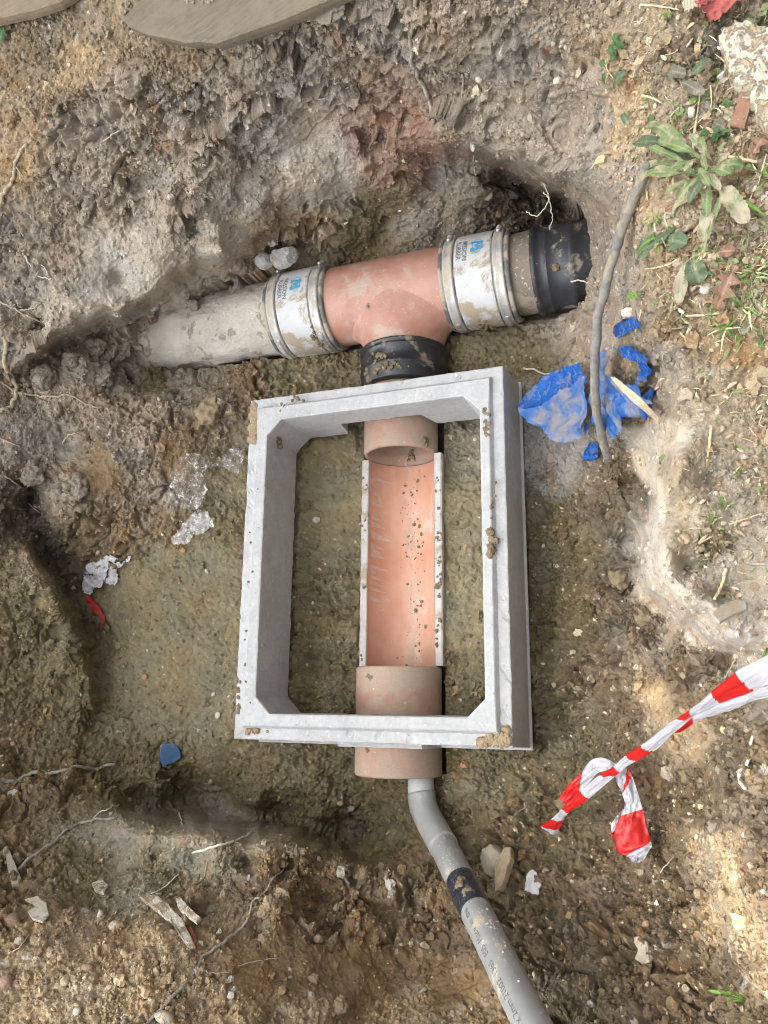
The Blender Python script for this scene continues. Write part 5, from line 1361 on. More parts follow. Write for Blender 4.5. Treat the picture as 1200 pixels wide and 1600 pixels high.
# ------------------------------------------------------------------ stones
def stone(u, v, size, mat, label, sq=(1, .8, .6), rot=0, ang=.6, seed=0, up=.3, cat='stone', name='stone', rough=.1, group='stones lying in the dug earth', lumpy=0.0, sub=3):
    b = surf(u, v, 0, 4); s = pxm(b) * size
    mb = MB(); rock(mb, b + snorm(u, v) * s * up, s, 300 + seed, sub, sq, ang, Matrix.Rotation(R_(rot), 3, 'Z'), rough, lumpy)
    return tag(mb.build(name, mat), label, cat, group)
ST = [
 (243,483,10,M_bone,'angular white stone above the left end of the crusted pipe',(1,.75,.7),-20),
 (320,432,6,M_bone,'small white stone near the lip above the crusted pipe',(1,.6,.6),-10),
 (345,452,6,M_bone,'second small white stone, right above the crusted pipe',(1,.8,.6),20),
 (355,436,8,M_stone_tan,'tan stone between the white stones and the mortar lumps',(1,.9,.7),0),
 (205,478,4,M_bone,'tiny white stone right under the pale lip of the left bank',(1,.8,.6),0),
 (1073,172,11,M_bone,'oblong cream stone standing among the straws',(.62,1.15,.7),-8),
 (1093,180,7,M_stone_tan,'tan pebble right of the oblong cream stone',(.8,1,.7),10),
 (1104,450,12,M_bone,'flat cream stone below the round spotted leaf',(1,.75,.5),35),
 (982,489,13,M_bone,'buff stone above the topmost blue scrap',(1,.75,.6),10),
 (1026,272,8,M_stone_orange,'orange-brown pebble beside the upper end of the cable',(1,.9,.7),0),
 (1070,842,9,M_stone_tan,'pinkish pebble in the middle of the right-hand ledge',(1,1,.6),0),
 (1118,772,5,M_bone,'round white pebble on the ledge above the moss',(1,1,.7),0),
 (1112,546,4,M_slate,'tiny bluish pebble on the turf below the straw',(1,1,.7),0),
 (772,1342,26,M_rock,'large pale rock touching the right side of the grey pipe',(.95,1,.6),10),
 (112,918,4.5,M_bone,'round pale pebble in the dark hollow left of the tape scrap',(1,1,.9),0),
 (152,864,4,M_rock,'round grey pebble above the tape scrap',(1,1,.9),0),
 (226,1057,5.5,M_stone_orange,'pinkish pebble on the olive clay left of the chamber',(1,.8,.7),0),
 (281,1108,6,M_stone_brown,'dark round stone set in the olive clay',(1,.9,.6),0),
 (340,1118,6,M_bone,'yellowish angular stone in the clay beside the chamber corner',(.8,1,.5),-20),
 (333,1085,4,M_bone,'small yellowish stone left of the chamber, above the angular one',(1,.7,.5),30),
 (330,1148,6,M_stone_brown,'purple-brown stone in the clay near the chamber corner',(.7,1,.6),10),
 (322,892,5,M_bone,'pale yellow stone on the clay left of the chamber middle',(.6,1,.5),30),
 (203,1250,6,M_stone_tan,'buff stone at the foot of the lower left slope',(.8,1,.6),-20),
 (329,1221,6,M_stone_tan,'yellow stone below the chamber corner',(1,.7,.5),30),
 (286,860,6,M_stone_orange,'orange stone just below the clear bag',(1,.7,.6),0),
 (495,812,7,M_bone,'round pale pebble in the clay inside the chamber',(1,.85,.6),0),
 (741,686,3.5,M_bone,'white speck of stone inside the far right of the chamber',(1,1,.6),0),
 (712,1082,9,M_stone_orange,'orange sliver of brick inside the near right of the chamber',(1,.28,.3),30),
 (724,1195,7,M_stone_orange,'orange pebble right of the clay pipe outside the chamber',(1,1,.7),0),
 (530,1253,6,M_stone_tan,'tan pebble left of the grey pipe bend',(1,.8,.7),0),
 (548,1266,7,M_rock,'grey pebble left of the grey pipe bend, nearest the pipe',(1,.8,.7),20),
 (1003,1437,6,M_stone_orange,'orange stone in the lower right earth',(.8,1,.6),0),
 (1084,1462,6,M_stone_orange,'reddish stone at the foot of the sunlit patch',(.8,1,.6),10),
 (1047,1405,4,M_bone,'oval white pebble on the right side of the pit',(.7,1,.6),-20),
 (938,1381,3,M_bone,'tiny white pebble below the striped tape loop',(1,.8,.6),0),
 (1083,1257,4,M_bone,'small white pebble right of the striped tape loop',(1,.7,.6),20),
 (1016,1540,5,M_rock,'grey-white pebble at the bottom right',(1,.9,.6),0),
 (865,1320,6,M_stone_orange,'rusty brick crumb under the end of the striped tape',(1,.3,.4),10),
 (500,1464,9,M_paleclod,'small pale clod below the root at bottom centre',(1,.9,.8),0),
 (155,1427,8,M_bone,'white stone on the near spoil below the small white lump',(.8,1,.6),0),
 (180,1448,11,M_rock,'pale lumpy stone in the middle of the near spoil',(1,.8,.7),0),
 (195,1490,9,M_stone_tan,'smooth tan stone in the near spoil below the lumpy one',(1,.7,.6),-30),
 (213,1518,8,M_bone,'pale oval stone in the near spoil',(.9,.8,.6),-20),
 (245,1520,8,M_stone_tan,'tan stone right of the pale oval one',(.8,1,.6),20),
 (100,1532,10,M_stone_tan,'yellow stone low in the left spoil',(.8,1,.6),-20),
 (120,1580,8,M_bone,'white-veined stone at the bottom left',(1,.9,.6),0),
 (138,1512,12,M_stone_brown,'brown angular stone with a pale edge in the left spoil',(1,.6,.5),5),
 (170,1545,9,M_stone_tan,'long tan stone near the bottom left',(1,.45,.5),30),
 (258,1592,17,M_rock,'grey-pink stone cut by the bottom picture edge',(1,.6,.5),0),
 (360,1555,7,M_bone,'pale lump right of the longest root',(1,.9,.7),0),
 (30,1470,9,M_rock,'grey stone at the left edge of the spoil',(1,.8,.7),0),
 (20,1440,12,M_stone_brown,'large brown clod below the shell-like fragment',(1,.9,.8),0),
 (8,1535,14,simple('pink_stone', (.36, .22, .17), (.46, .30, .24), .85, 40, bump_s=.4), 'pinkish stone at the bottom left edge',(.8,1,.7),0),
 (540,345,5,M_bone,'white chip of stone in the clay behind the tee',(1,.7,.5),20),
 (624,327,7,M_bone,'flat pale chip in the undercut behind the tee',(1,.7,.4),-40),
 (642,325,6,M_stone_orange,'yellow-orange chip beside the flat pale one',(1,.5,.4),5),
 (418,163,7,M_stone_tan,'cream stone in the middle of the upper bank',(1,.7,.5),30),
 (741,128,7,M_bone,'round pale stone in the upper bank right of the hanging root',(1,.9,.7),0),
 (730,160,4,M_bone,'small white stone below the round pale one in the upper bank',(1,.9,.7),0),
 (865,128,8,M_bone,'yellowish stone near the right of the upper bank',(1,.7,.5),20),
 (575,120,16,M_stone_brown,'big brown lump in the upper bank below the timber',(1,.9,.7),0),
]
for k, (u, v, sz, mt, lab, sq, rot) in enumerate(ST):
    stone(u, v, sz, mt, lab, sq, rot, seed=k)
# round clods in the left bank and pale dry ones on the near bank
CL = [(70,588,26,'round brown clod beside the knobbly root'),(150,540,20,'knobbly clod under the left lip of the bank'),(165,585,22,'clod in front of the buried end of the crusted pipe'),(110,560,18,'clod between the two larger ones under the lip'),
      (322,640,24,'pale crumbling clod left of the chamber'),(50,740,24,'tall clod beside the dark gap on the left'),(118,760,22,'broken clod right of the dark gap'),
      (418,1404,12,'pale dry clod on the near bank beside the long root'),(444,1398,14,'upright pale dry clod, right one of the near pair'),(406,1432,12,'pale dry clod below the upright pair'),(478,1440,12,'pale dry clod right of the long root'),(412,1465,11,'lowest pale dry clod near the long root'),
      (490,1530,10,'crumbly pale clod at the bottom centre'),(530,1575,16,'pale crumbly clod at the bottom edge left of the grey pipe'),(960,905,20,'dark clod under the edge of the right-hand ledge'),(1000,960,16,'clod below the ledge, nearer the tape'),(1040,105,13,'dark clod near the grey-green leaves'),(1015,85,12,'upper dark clod below the small clover'),(880,1255,17,'orange-brown clod beside the end of the striped tape')]
for k, (u, v, sz, lab) in enumerate(CL):
    stone(u, v, sz, M_paleclod if 'pale' in lab else (M_clodgrey if u < 300 else M_mudlump), lab, (1, .9, .7), 20 * k, seed=100 + k, up=.05, cat='clod', name='clod', rough=.30, ang=.7, group='clods of earth', lumpy=.10, sub=4)

# ------------------------------------------------------------------ plastic: sheets, bags, tape
def sheet(name, poly, mat, parent=None, off=.006, crumple=.008, freq=55, seed=0, cell=5, zfn=None, edge_jit=1.2, follow=8, sharp=True, attrs=None, smooth=True, along=None):
    """a crumpled film with an outline in photo pixels, lying on the ground"""
    poly = np.array(poly, float)
    rs = np.random.RandomState(seed)
    out = []
    for a, b in zip(poly, np.roll(poly, -1, 0)):
        k = max(1, int(np.hypot(*(b - a)) / cell))
        for t in np.arange(k) / k: out.append(a + (b - a) * t + rs.normal(size=2) * edge_jit * .6)
    m_ = len(out)
    lo, hi = poly.min(0), poly.max(0)
    for u in np.arange(lo[0], hi[0], cell):
        for v in np.arange(lo[1], hi[1], cell):
            q_ = np.array([u, v]) + rs.normal(size=2) * cell * .25
            ins = False; j = m_ - 1
            for i in range(m_):
                if (out[i][1] > q_[1]) != (out[j][1] > q_[1]) and q_[0] < (out[j][0] - out[i][0]) * (q_[1] - out[i][1]) / (out[j][1] - out[i][1]) + out[i][0]: ins = not ins
                j = i
            if ins: out.append(q_)
    r = delaunay_2d_cdt([Vector(q_) for q_ in out], [(i, (i + 1) % m_) for i in range(m_)], [], 1, 1e-5)
    V2 = np.array([tuple(q_) for q_ in r[0]]); F_ = [tuple(f) for f in r[2]]
    P = []
    for u, v in V2:
        b = surf(u, v, 0, follow) if zfn is None else ray(u, v, zfn(u, v))
        P.append(b)
    P = np.array(P); NN = np.array([snorm(u, v) for u, v in V2])
    x = P * freq + seed * 3.3
    if along is not None:      # folds run this way: stretch the pattern along it
        d = surf(poly[0][0] + along[0], poly[0][1] + along[1]) - surf(poly[0][0], poly[0][1]); d /= np.linalg.norm(d)
        x = x - d * (x @ d)[:, None] * .68
    f1 = perlin(x); f2 = perlin(x * 2.3 + 7)
    fold = (1 - np.abs(f1) * 2.2) * .7 + (1 - np.abs(f2) * 2.2) * .35 if sharp else f1 + f2 * .4
    P = P + NN * (off + crumple * fold)[:, None]
    at = None
    if attrs: at = {k: ('FLOAT', fn(V2, fold)) for k, fn in attrs.items()}
    return mesh_obj(name, P, F_, mat, parent, smooth=smooth, attrs=at)

def zz(u, v): return (780 + u / 2.76, 440 + v / 2.76)
bz1 = lambda u, v: np.interp(u, [818, 850, 880, 905, 930], [.085, .11, .15, .20, .23]) + (v - 620) * -.0002
M_blueflap = film('dusty_blue_film', (.045, .15, .44), (.30, .28, .26), .72, scale=26)
e = empty('plastic_sheet', tuple(ray(870, 620, .1)), 'crumpled blue plastic sheet poking out beside the chamber, left of the cable', 'plastic sheet', 'torn blue plastic in the right bank')
sheet('inner_fold', [zz(*q) for q in [(103,548),(140,505),(180,470),(235,420),(290,388),(345,365),(392,352),(404,400),(400,440),(330,500),(250,545),(180,565)]], M_bluefilm, e, zfn=lambda u, v: bz1(u, v) - .012, crumple=.014, freq=22, seed=2, cell=2.4, along=(60, -40))
sheet('front_flap', [zz(*q) for q in [(103,548),(150,552),(200,540),(250,510),(310,468),(360,440),(404,405),(408,480),(404,560),(395,610),(350,682),(310,690),(275,684),(245,660),(215,636),(170,620),(138,600)]], M_blueflap, e, zfn=lambda u, v: bz1(u, v) + .010, crumple=.013, freq=20, seed=3, cell=2.4, along=(50, -22))
sheet('torn_edge', [zz(*q) for q in [(385,640),(392,600),(406,610),(402,668),(390,660)]], M_bluefilm, e, zfn=lambda u, v: bz1(u, v) - .01, crumple=.004, freq=60, seed=4, cell=3)
o = sheet('plastic_sheet', [zz(*q) for q in [(455,330),(472,300),(492,288),(505,340),(512,392),(545,402),(580,440),(612,446),(640,428),(652,468),(706,500),(690,520),(655,542),(600,560),(560,600),(530,640),(512,660),(490,620),(438,588),(436,520),(442,450)]], M_bluemid, off=.012, crumple=.009, freq=24, seed=5, cell=2.4, along=(20, 40), zfn=lambda u, v: np.interp(u, [935, 955, 980, 1010, 1035], [.265, .30, .355, .395, .42]) - (v - 600) * .0009)
tag(o, 'torn blue plastic sheet under the wood splinter, right of the cable', 'plastic sheet', 'torn blue plastic in the right bank')
o = sheet('plastic_sheet', [zz(*q) for q in [(528,292),(560,268),(605,285),(648,330),(658,372),(645,412),(628,442),(602,420),(618,380),(612,345),(575,325)]], M_bluefilm, off=.008, crumple=.006, freq=50, seed=7, cell=3.5)
tag(o, 'curved blue plastic strip half buried above the wood splinter', 'plastic sheet', 'torn blue plastic in the right bank')
o = sheet('plastic_sheet', [zz(*q) for q in [(512,205),(525,178),(560,165),(590,152),(612,172),(618,196),(585,205),(560,218),(540,240),(520,232)]], M_bluefilm, off=.006, crumple=.005, freq=60, seed=8, cell=3)
tag(o, 'topmost small blue plastic scrap, below the buff stone', 'plastic sheet', 'torn blue plastic in the right bank')
o = sheet('plastic_sheet', [zz(*q) for q in [(374,756),(384,720),(400,692),(440,686),(446,715),(440,742),(415,772),(392,770)]], M_bluefilm, off=.008, crumple=.006, freq=60, seed=9, cell=3)
tag(o, 'lowest blue plastic scrap, at the foot of the cable', 'plastic sheet', 'torn blue plastic in the right bank')

def zc_(u, v): return (220 + u / 6, 650 + v / 6)
e = empty('clear_bag', tuple(surf(310, 770)), 'crumpled clear plastic bag lying on the clay left of the chamber', 'plastic bag')
milk = lambda V2, f: np.clip(.01 + .6 * np.clip(f - .6, 0, 1) + .20 * (V2[:, 1] > 800), 0, 1)
sheet('bag_film', [zc_(*q) for q in [(280,560),(300,490),(350,420),(420,365),(520,372),(600,385),(660,430),(690,470),(660,500),(610,500),(590,560),(600,640),(620,720),(590,800),(560,870),(480,890),(420,850),(340,830),(310,760),(285,660)]], M_clear, e, off=.016, crumple=.012, freq=40, seed=12, cell=3, attrs={'milk': milk})
sheet('bag_film', [zc_(*q) for q in [(650,490),(720,430),(790,370),(860,300),(900,310),(980,340),(975,420),(940,560),(880,540),(820,505),(740,470),(690,500)]], M_clear, e, off=.014, crumple=.010, freq=50, seed=13, cell=3, attrs={'milk': milk})
sheet('bag_film', [zc_(*q) for q in [(300,1150),(360,1060),(430,980),(500,920),(560,880),(640,900),(690,960),(705,1040),(640,1070),(580,1110),(510,1120),(490,1170),(420,1200),(330,1190)]], M_clear, e, off=.012, crumple=.008, freq=50, seed=14, cell=3, attrs={'milk': milk})

def zs_(u, v): return (100 + u / 7.5, 840 + v / 7.5)
e = empty('tape_scrap', tuple(surf(160, 910)), 'torn muddy scrap of white and red tape in the left corner of the pit floor', 'barrier tape')
sheet('white_end', [zs_(*q) for q in [(268,318),(350,280),(440,250),(475,215),(560,195),(655,190),(640,232),(595,272),(535,265),(556,330),(515,440),(486,565),(430,582),(372,572),(336,668),(280,655),(232,560),(248,430),(285,380)]], M_white_film, e, off=.010, crumple=.006, freq=60, seed=20, cell=2.2)
sheet('white_end', [zs_(*q) for q in [(560,330),(600,290),(690,270),(700,310),(640,350),(650,440),(600,470),(560,450),(520,460),(530,400)]], M_white_film, e, off=.006, crumple=.004, freq=70, seed=26, cell=2.2)
sheet('white_end', [zs_(*q) for q in [(680,300),(725,240),(765,175),(805,185),(800,230),(740,280)]], M_white_film, e, off=.008, crumple=.003, freq=80, seed=21, cell=2.2)
sheet('white_end', [zs_(*q) for q in [(478,492),(578,440),(650,430),(655,470),(612,562),(560,540),(500,530)]], M_white_film, e, off=.008, crumple=.003, freq=80, seed=22, cell=2.2)
sheet('red_end', [zs_(*q) for q in [(270,662),(335,690),(400,760),(440,820),(480,900),(487,980),(455,1058),(428,1045),(462,950),(388,890),(330,810)]], M_red_film, e, off=.010, crumple=.004, freq=60, seed=23, cell=2.2)
sheet('printed_bar', [zs_(*q) for q in [(255,400),(410,386),(414,412),(258,424)]], M_navy, e, off=.019, crumple=.0015, freq=60, seed=20, cell=2.2)

# striped barrier tape
def tape_mat():
    mt, nt, bs = new_mat('striped_tape_film')
    a = N(nt, 'ShaderNodeAttribute', attribute_name='stripe')
    c = mix(nt, ramp(nt, a.outputs['Fac'], [(.47, 0.), (.53, 1.)]), (.52, .52, .56), (.60, .02, .018))
    nt.links.new(c, bs.inputs['Base Color']); bs.inputs['Roughness'].default_value = .3; bs.inputs['Specular IOR Level'].default_value = .5
    tb = N(nt, 'ShaderNodeBsdfTranslucent'); nt.links.new(c, tb.inputs['Color'])
    ms = N(nt, 'ShaderNodeMixShader'); ms.inputs[0].default_value = .3
    nt.links.new(bs.outputs[0], ms.inputs[1]); nt.links.new(tb.outputs[0], ms.inputs[2]); nt.links.new(ms.outputs[0], nt.nodes['Material Output'].inputs['Surface'])
    bump(nt, bs, noise(nt, 60, 3, .6, tc(nt), 1.), .35, .004)
    return mt
M_tape = tape_mat()
def zt(u, v): return (780 + u / 2.667, 1000 + v / 2.667)
def ribbon(name, pairs, reds, parent, seed, crease=.003, nw=13, nt_=26):
    A_ = np.array([ray(*zt(q[0], q[1]), q[4]) for q in pairs]); B_ = np.array([ray(*zt(q[2], q[3]), q[4] + q[5]) for q in pairs])
    A_ = catmull(A_, nt_); B_ = catmull(B_, nt_)
    t = np.linspace(0, len(pairs) - 1, len(A_))
    rows = []; st = []
    for j in range(nw):
        w_ = j / (nw - 1)
        Pm = A_ * (1 - w_) + B_ * w_
        rows.append(Pm)
        s = np.zeros(len(t))
        for (a0_, a1_, b0_, b1_) in reds:      # red from a0..a1 on the first edge, b0..b1 on the second
            lo_ = a0_ + (b0_ - a0_) * w_; hi_ = a1_ + (b1_ - a1_) * w_
            s = np.maximum(s, sstep(lo_ - .02, lo_ + .02, t) * (1 - sstep(hi_ - .02, hi_ + .02, t)))
        st.append(s)
    V = np.array(rows).transpose(1, 0, 2); S = np.array(st).T
    wd = np.linalg.norm(B_ - A_, axis=1)
    acr = np.arange(nw) / (nw - 1)
    Nn = np.cross(np.gradient(A_ + B_, axis=0), B_ - A_); Nn /= np.linalg.norm(Nn, axis=1)[:, None] + 1e-9
    Nn[Nn[:, 2] < 0] *= -1
    cr = perlin(np.stack([np.repeat(t * .9, nw), np.tile(acr * 5, len(t)), np.full(len(t) * nw, seed)], 1)).reshape(len(t), nw)
    cr = (1 - np.abs(cr) * 2) * crease + .006 * np.sin(acr * math.pi)[None] * (wd[:, None] / .06)
    V = V + Nn[:, None] * cr[..., None]
    return mesh_obj(name, V.reshape(-1, 3), grid_faces(len(t), nw), M_tape, parent, attrs={'stripe': ('FLOAT', S.ravel())})
e = empty('barrier_tape', tuple(ray(1000, 1200, .3)), 'red and white striped barrier tape stretching in from the right and ending in a loop', 'barrier tape')
ribbon('tape_run', [(1330,-80,1330,100,.66,-.02),(1210,15,1215,165,.63,-.02),(1120,62,1125,182,.61,-.02),(985,130,1062,207,.57,-.02),(880,212,918,258,.53,-.02),(792,288,806,322,.48,-.02),(705,345,728,385,.42,-.015),(600,427,642,462,.36,-.01),(540,468,556,512,.31,-.01),(478,522,500,552,.27,-.005),(410,566,440,602,.23,-.005),(340,628,368,666,.19,0),(272,690,294,716,.155,0),(228,735,268,752,.12,0),(173,770,240,812,.085,-.01)],
       [(3.0,4.0,3.0,4.0),(5.0,5.65,5.0,4.9),(7.2,8.2,7.0,7.8),(9.0,9.9,8.9,9.3),(11.0,12.2,10.9,12.1),(13.2,14.0,12.95,13.55)], e, 3)
ribbon('tape_flap', [(1330,90,1330,150,.635,-.03),(1215,160,1215,205,.605,-.03),(1120,180,1120,228,.585,-.03),(1058,206,1030,262,.545,-.03),(917,256,940,294,.505,-.02),(806,320,832,328,.46,-.005),(728,380,760,372,.41,-.0)], [(5.0,6.0,5.3,6.0)], e, 5)
ribbon('tape_loop', [(256,652,290,690,.16,.0),(292,598,338,632,.18,.0),(345,548,388,578,.20,.0),(386,500,420,548,.215,0),(436,488,462,545,.225,0),(492,520,478,566,.225,0),(540,540,488,590,.22,0),(562,590,512,640,.215,0),(580,645,522,690,.21,0),(600,706,505,735,.21,.0),(612,765,480,800,.21,.0),(632,836,492,880,.205,.0),(636,862,530,900,.205,0),(612,892,545,908,.205,0),(580,922,570,922,.20,0)],
       [(-.5,2.1,-.5,1.0),(5.75,6.5,7.0,7.0),(8.95,11.0,8.95,12.0)], e, 8, crease=.005)
ribbon('tape_tail', [(512,700,480,735,.195,0),(500,735,462,790,.19,0),(490,800,460,815,.185,0)], [(1.7,2.2,1.5,2.2)], e, 9, crease=.004)

# ------------------------------------------------------------------ glove at the top right
def zg_(u, v): return (940 + u / 4.615, v / 4.615)
def cloth(name, a, b, ribs=False):
    mt, nt, bs = new_mat(name); v = tc(nt)
    c = mix(nt, noise(nt, 30, 6, .7, v), a, b); nt.links.new(c, bs.inputs['Base Color']); bs.inputs['Roughness'].default_value = .85; bs.inputs['Specular IOR Level'].default_value = .25
    hgt = noise(nt, 400, 4, .6, v)
    if ribs:
        wv_ = N(nt, 'ShaderNodeTexWave', Scale=95.0, Distortion=.8, Detail=2); nt.links.new(v, wv_.inputs['Vector']); hgt = wv_.outputs['Fac']
    bump(nt, bs, hgt, .5, .002)
    return mt
e = empty('work_glove', tuple(surf(1120, 5)), 'crumpled red work glove with a cream knitted cuff, cut by the top picture edge', 'glove')
def bulge(poly, top, seed):
    p_ = np.array([zg_(*q) for q in poly]); c = p_.mean(0); 
    return p_
sheet('cuff', [zg_(*q) for q in [(600,-60),(606,20),(604,80),(612,132),(660,118),(700,100),(770,55),(840,-10),(900,-80)]], cloth('knitted_cuff', (.38, .33, .235), (.48, .43, .33), True), e, off=.020, crumple=.006, freq=30, seed=31, cell=3, sharp=False)
sheet('palm', [zg_(*q) for q in [(690,108),(760,58),(840,-8),(900,-90),(1250,-120),(1130,-10),(1040,62),(960,112),(890,152),(830,186),(790,192),(764,180),(776,150),(720,156)]], cloth('red_glove', (.30, .07, .06), (.40, .13, .115)), e, off=.026, crumple=.014, freq=36, seed=33, cell=3)
sheet('finger', [zg_(*q) for q in [(690,110),(740,80),(800,40),(870,-20),(900,10),(830,75),(770,120),(730,154),(706,152)]], cloth('red_glove_side', (.33, .085, .075), (.42, .155, .135)), e, off=.038, crumple=.007, freq=40, seed=35, cell=3, sharp=False)

# ------------------------------------------------------------------ plants
def leaf_mat(name, a, b, dust, dust_amt):
    mt, nt, bs = new_mat(name); v = tc(nt)
    c = mix(nt, ramp(nt, noise(nt, 45, 5, .65, v), [(.3, 0.), (.7, 1.)]), a, b)
    uvn = N(nt, 'ShaderNodeAttribute', attribute_name='rib')
    c = mix(nt, uvn.outputs['Fac'], c, tuple(min(1, x * 1.35 + .03) for x in b))
    d = ramp(nt, noise(nt, 60, 8, .75, v), [(.66 - .35 * dust_amt, 0.), (.76 - .35 * dust_amt, .85)])
    c = mix(nt, d, c, dust)
    s = ramp(nt, noise(nt, 420, 2, .5, v), [(.70, 0.), (.75, .7)])
    c = mix(nt, s, c, (.50, .48, .36))
    nt.links.new(c, bs.inputs['Base Color']); bs.inputs['Roughness'].default_value = .55; bs.inputs['Specular IOR Level'].default_value = .35
    tb = N(nt, 'ShaderNodeBsdfTranslucent'); nt.links.new(c, tb.inputs['Color'])
    ms = N(nt, 'ShaderNodeMixShader'); ms.inputs[0].default_value = .25
    nt.links.new(bs.outputs[0], ms.inputs[1]); nt.links.new(tb.outputs[0], ms.inputs[2]); nt.links.new(ms.outputs[0], nt.nodes['Material Output'].inputs['Surface'])
    bump(nt, bs, noise(nt, 160, 4, .6, v), .35, .003)
    return mt
DUST = (.40, .33, .22)
M_leaf = leaf_mat('rosette_leaf', (.13, .185, .068), (.20, .255, .11), DUST, .48)
M_leafdusty = leaf_mat('dusty_leaf', (.17, .22, .10), (.24, .29, .15), (.44, .37, .27), .75)
M_leafdark = leaf_mat('dark_leaf', (.085, .125, .070), (.13, .175, .095), DUST, .35)
M_sprout = leaf_mat('sprout_leaf', (.14, .26, .045), (.21, .36, .07), DUST, .0)
M_clover = leaf_mat('clover_leaf', (.055, .13, .045), (.09, .19, .065), DUST, .05)
M_dead = leaf_mat('dead_leaf', (.22, .12, .075), (.32, .19, .13), (.40, .30, .21), .3)
M_greydead = leaf_mat('grey_leaf', (.13, .125, .09), (.19, .175, .13), DUST, .35)

def leaf_shape(mb, rib, B, T, width, up, arch=.15, fold=.25, shape='lance', teeth=.06, wave=.08, seed=0, n=22, m_=9):
    """one leaf blade from B to T"""
    B = np.array(B, float); T = np.array(T, float); L = np.linalg.norm(T - B); d = (T - B) / L
    up = np.array(up, float); up = up - d * (up @ d); up /= np.linalg.norm(up); s_ = np.cross(d, up)
    V = []
    for i in range(n):
        t = i / (n - 1)
        if shape == 'lance': w_ = (t + .06) ** .75 * max(0, 1 - t) ** .42 * 1.45 * (.35 + .65 * sstep(0, .45, t))
        elif shape == 'round': w_ = math.sqrt(max(0, 1 - ((t - .55) / .45) ** 2)) if t > .1 else .10
        elif shape == 'oak': w_ = (.25 + .75 * math.sin(math.pi * min(1, t * 1.02)) ** .8) * (.62 + .38 * math.cos(t * 21)) * (1 if t < .97 else .3)
        else: w_ = (1 - t) ** .6 * min(1, .45 + t * 4)
        w_ = w_ * width / 2 * (1 + teeth * math.sin(t * 60 + seed))
        c = B + d * L * t + up * (arch * L * math.sin(math.pi * t * .9) + .03 * L * math.sin(t * 7 + seed))
        for j in range(m_):
            x = j / (m_ - 1) * 2 - 1
            V.append(c + s_ * x * w_ + up * (abs(x) * w_ * fold + wave * width * math.sin(t * 13 + seed * 2 + x * 1.3) * abs(x)))
            rib.append(max(0, 1 - abs(x) * 9) * .7 if m_ > 5 else 0)
    return mb.add(np.array(V), [tuple(f) for f in grid_faces(n, m_)])
def leaf_between(name, b, t, wpx, mat, parent, hb=.012, ht=.015, shape='lance', lab=None, **k):
    Bp = surf(*b, hb, 6); Tp = surf(*t, ht, 6)
    mb = MB(); rib = []
    leaf_shape(mb, rib, Bp, Tp, wpx * pxm(Bp), snorm(*b) + np.array([0, 0, .6]), shape=shape, **k)
    o = mb.build(name, mat, parent, attrs={'rib': ('FLOAT', rib)})
    if lab: o['label'] = lab
    return o

e = empty('weed_rosette', tuple(surf(1113, 276)), 'green weed rosette of long toothed leaves growing on the turf above the bank', 'weed')
ros = [((1116,270),(1060,236),22,M_leaf,.03,.04),((1122,268),(1092,228),18,M_leafdusty,.02,.03),((1124,284),(1152,300),22,M_leaf,.04,.044),((1110,284),(1046,274),20,M_leaf,.016,.02),((1118,296),(1112,350),22,M_leaf,.026,.03),((1112,292),(1062,336),20,M_leafdusty,.014,.016),((1126,270),(1150,254),18,M_leafdusty,.02,.026),((1116,276),(1096,300),14,M_leaf,.05,.056),((1120,274),(1128,300),12,M_leaf,.05,.058),
 ((1108,262),(1034,208),30,M_leaf,.02,.03),((1100,258),(1010,224),26,M_leafdark,.014,.022),((1086,272),(1032,262),26,M_leaf,.012,.02),((1094,272),(1044,238),15,M_leaf,.03,.04),((1098,282),(1028,298),25,M_leaf,.024,.034),((1098,294),(1054,311),15,M_leaf,.024,.026),
 ((1114,288),(1078,331),20,M_leaf,.03,.032),((1120,282),(1098,336),22,M_leafdark,.03,.036),((1122,312),(1103,386),31,M_leafdusty,.02,.02),((1130,296),(1174,357),38,M_leafdusty,.026,.03),((1120,274),(1114,234),17,M_leaf,.034,.036),((1126,280),(1170,274),30,M_leaf,.03,.03),
 ((1128,258),(1146,236),12,M_leaf,.02,.03),((1112,280),(1122,312),16,M_leaf,.04,.044),((1118,284),(1140,318),18,M_leafdusty,.035,.04),((1110,270),(1072,292),11,M_leaf,.04,.046)]
for k, (b, t, w_, mt, hb, ht) in enumerate(ros): leaf_between('leaf', b, t, w_, mt, e, hb, ht, seed=k * 1.7, teeth=.10, wave=.13)
leaf_between('leaf', (1138, 318), (1103, 406), 9, M_leaf, e, .03, .02, 'blade', seed=3, teeth=0, arch=.08)
leaf_between('leaf', (1166, 324), (1196, 342), 9, M_sprout, e, .02, .02, 'blade', seed=4, teeth=0, arch=.08)
e = empty('spotted_weed', tuple(surf(1075, 385)), 'low weed with dark white-spotted rounded leaves below the rosette', 'weed')
for k, (b, t, w_, mt, sh) in enumerate([((1052,366),(1008,402),34,M_leafdark,'round'),((1048,376),(1078,384),30,M_leafdark,'round'),((1086,402),(1096,437),34,M_leafdark,'round'),((1076,402),(1062,474),30,M_leafdusty,'lance'),((1090,350),(1060,372),14,M_greydead,'lance')]):
    leaf_between('leaf', b, t, w_, mt, e, .012, .012, sh, seed=k + 9, arch=.06)
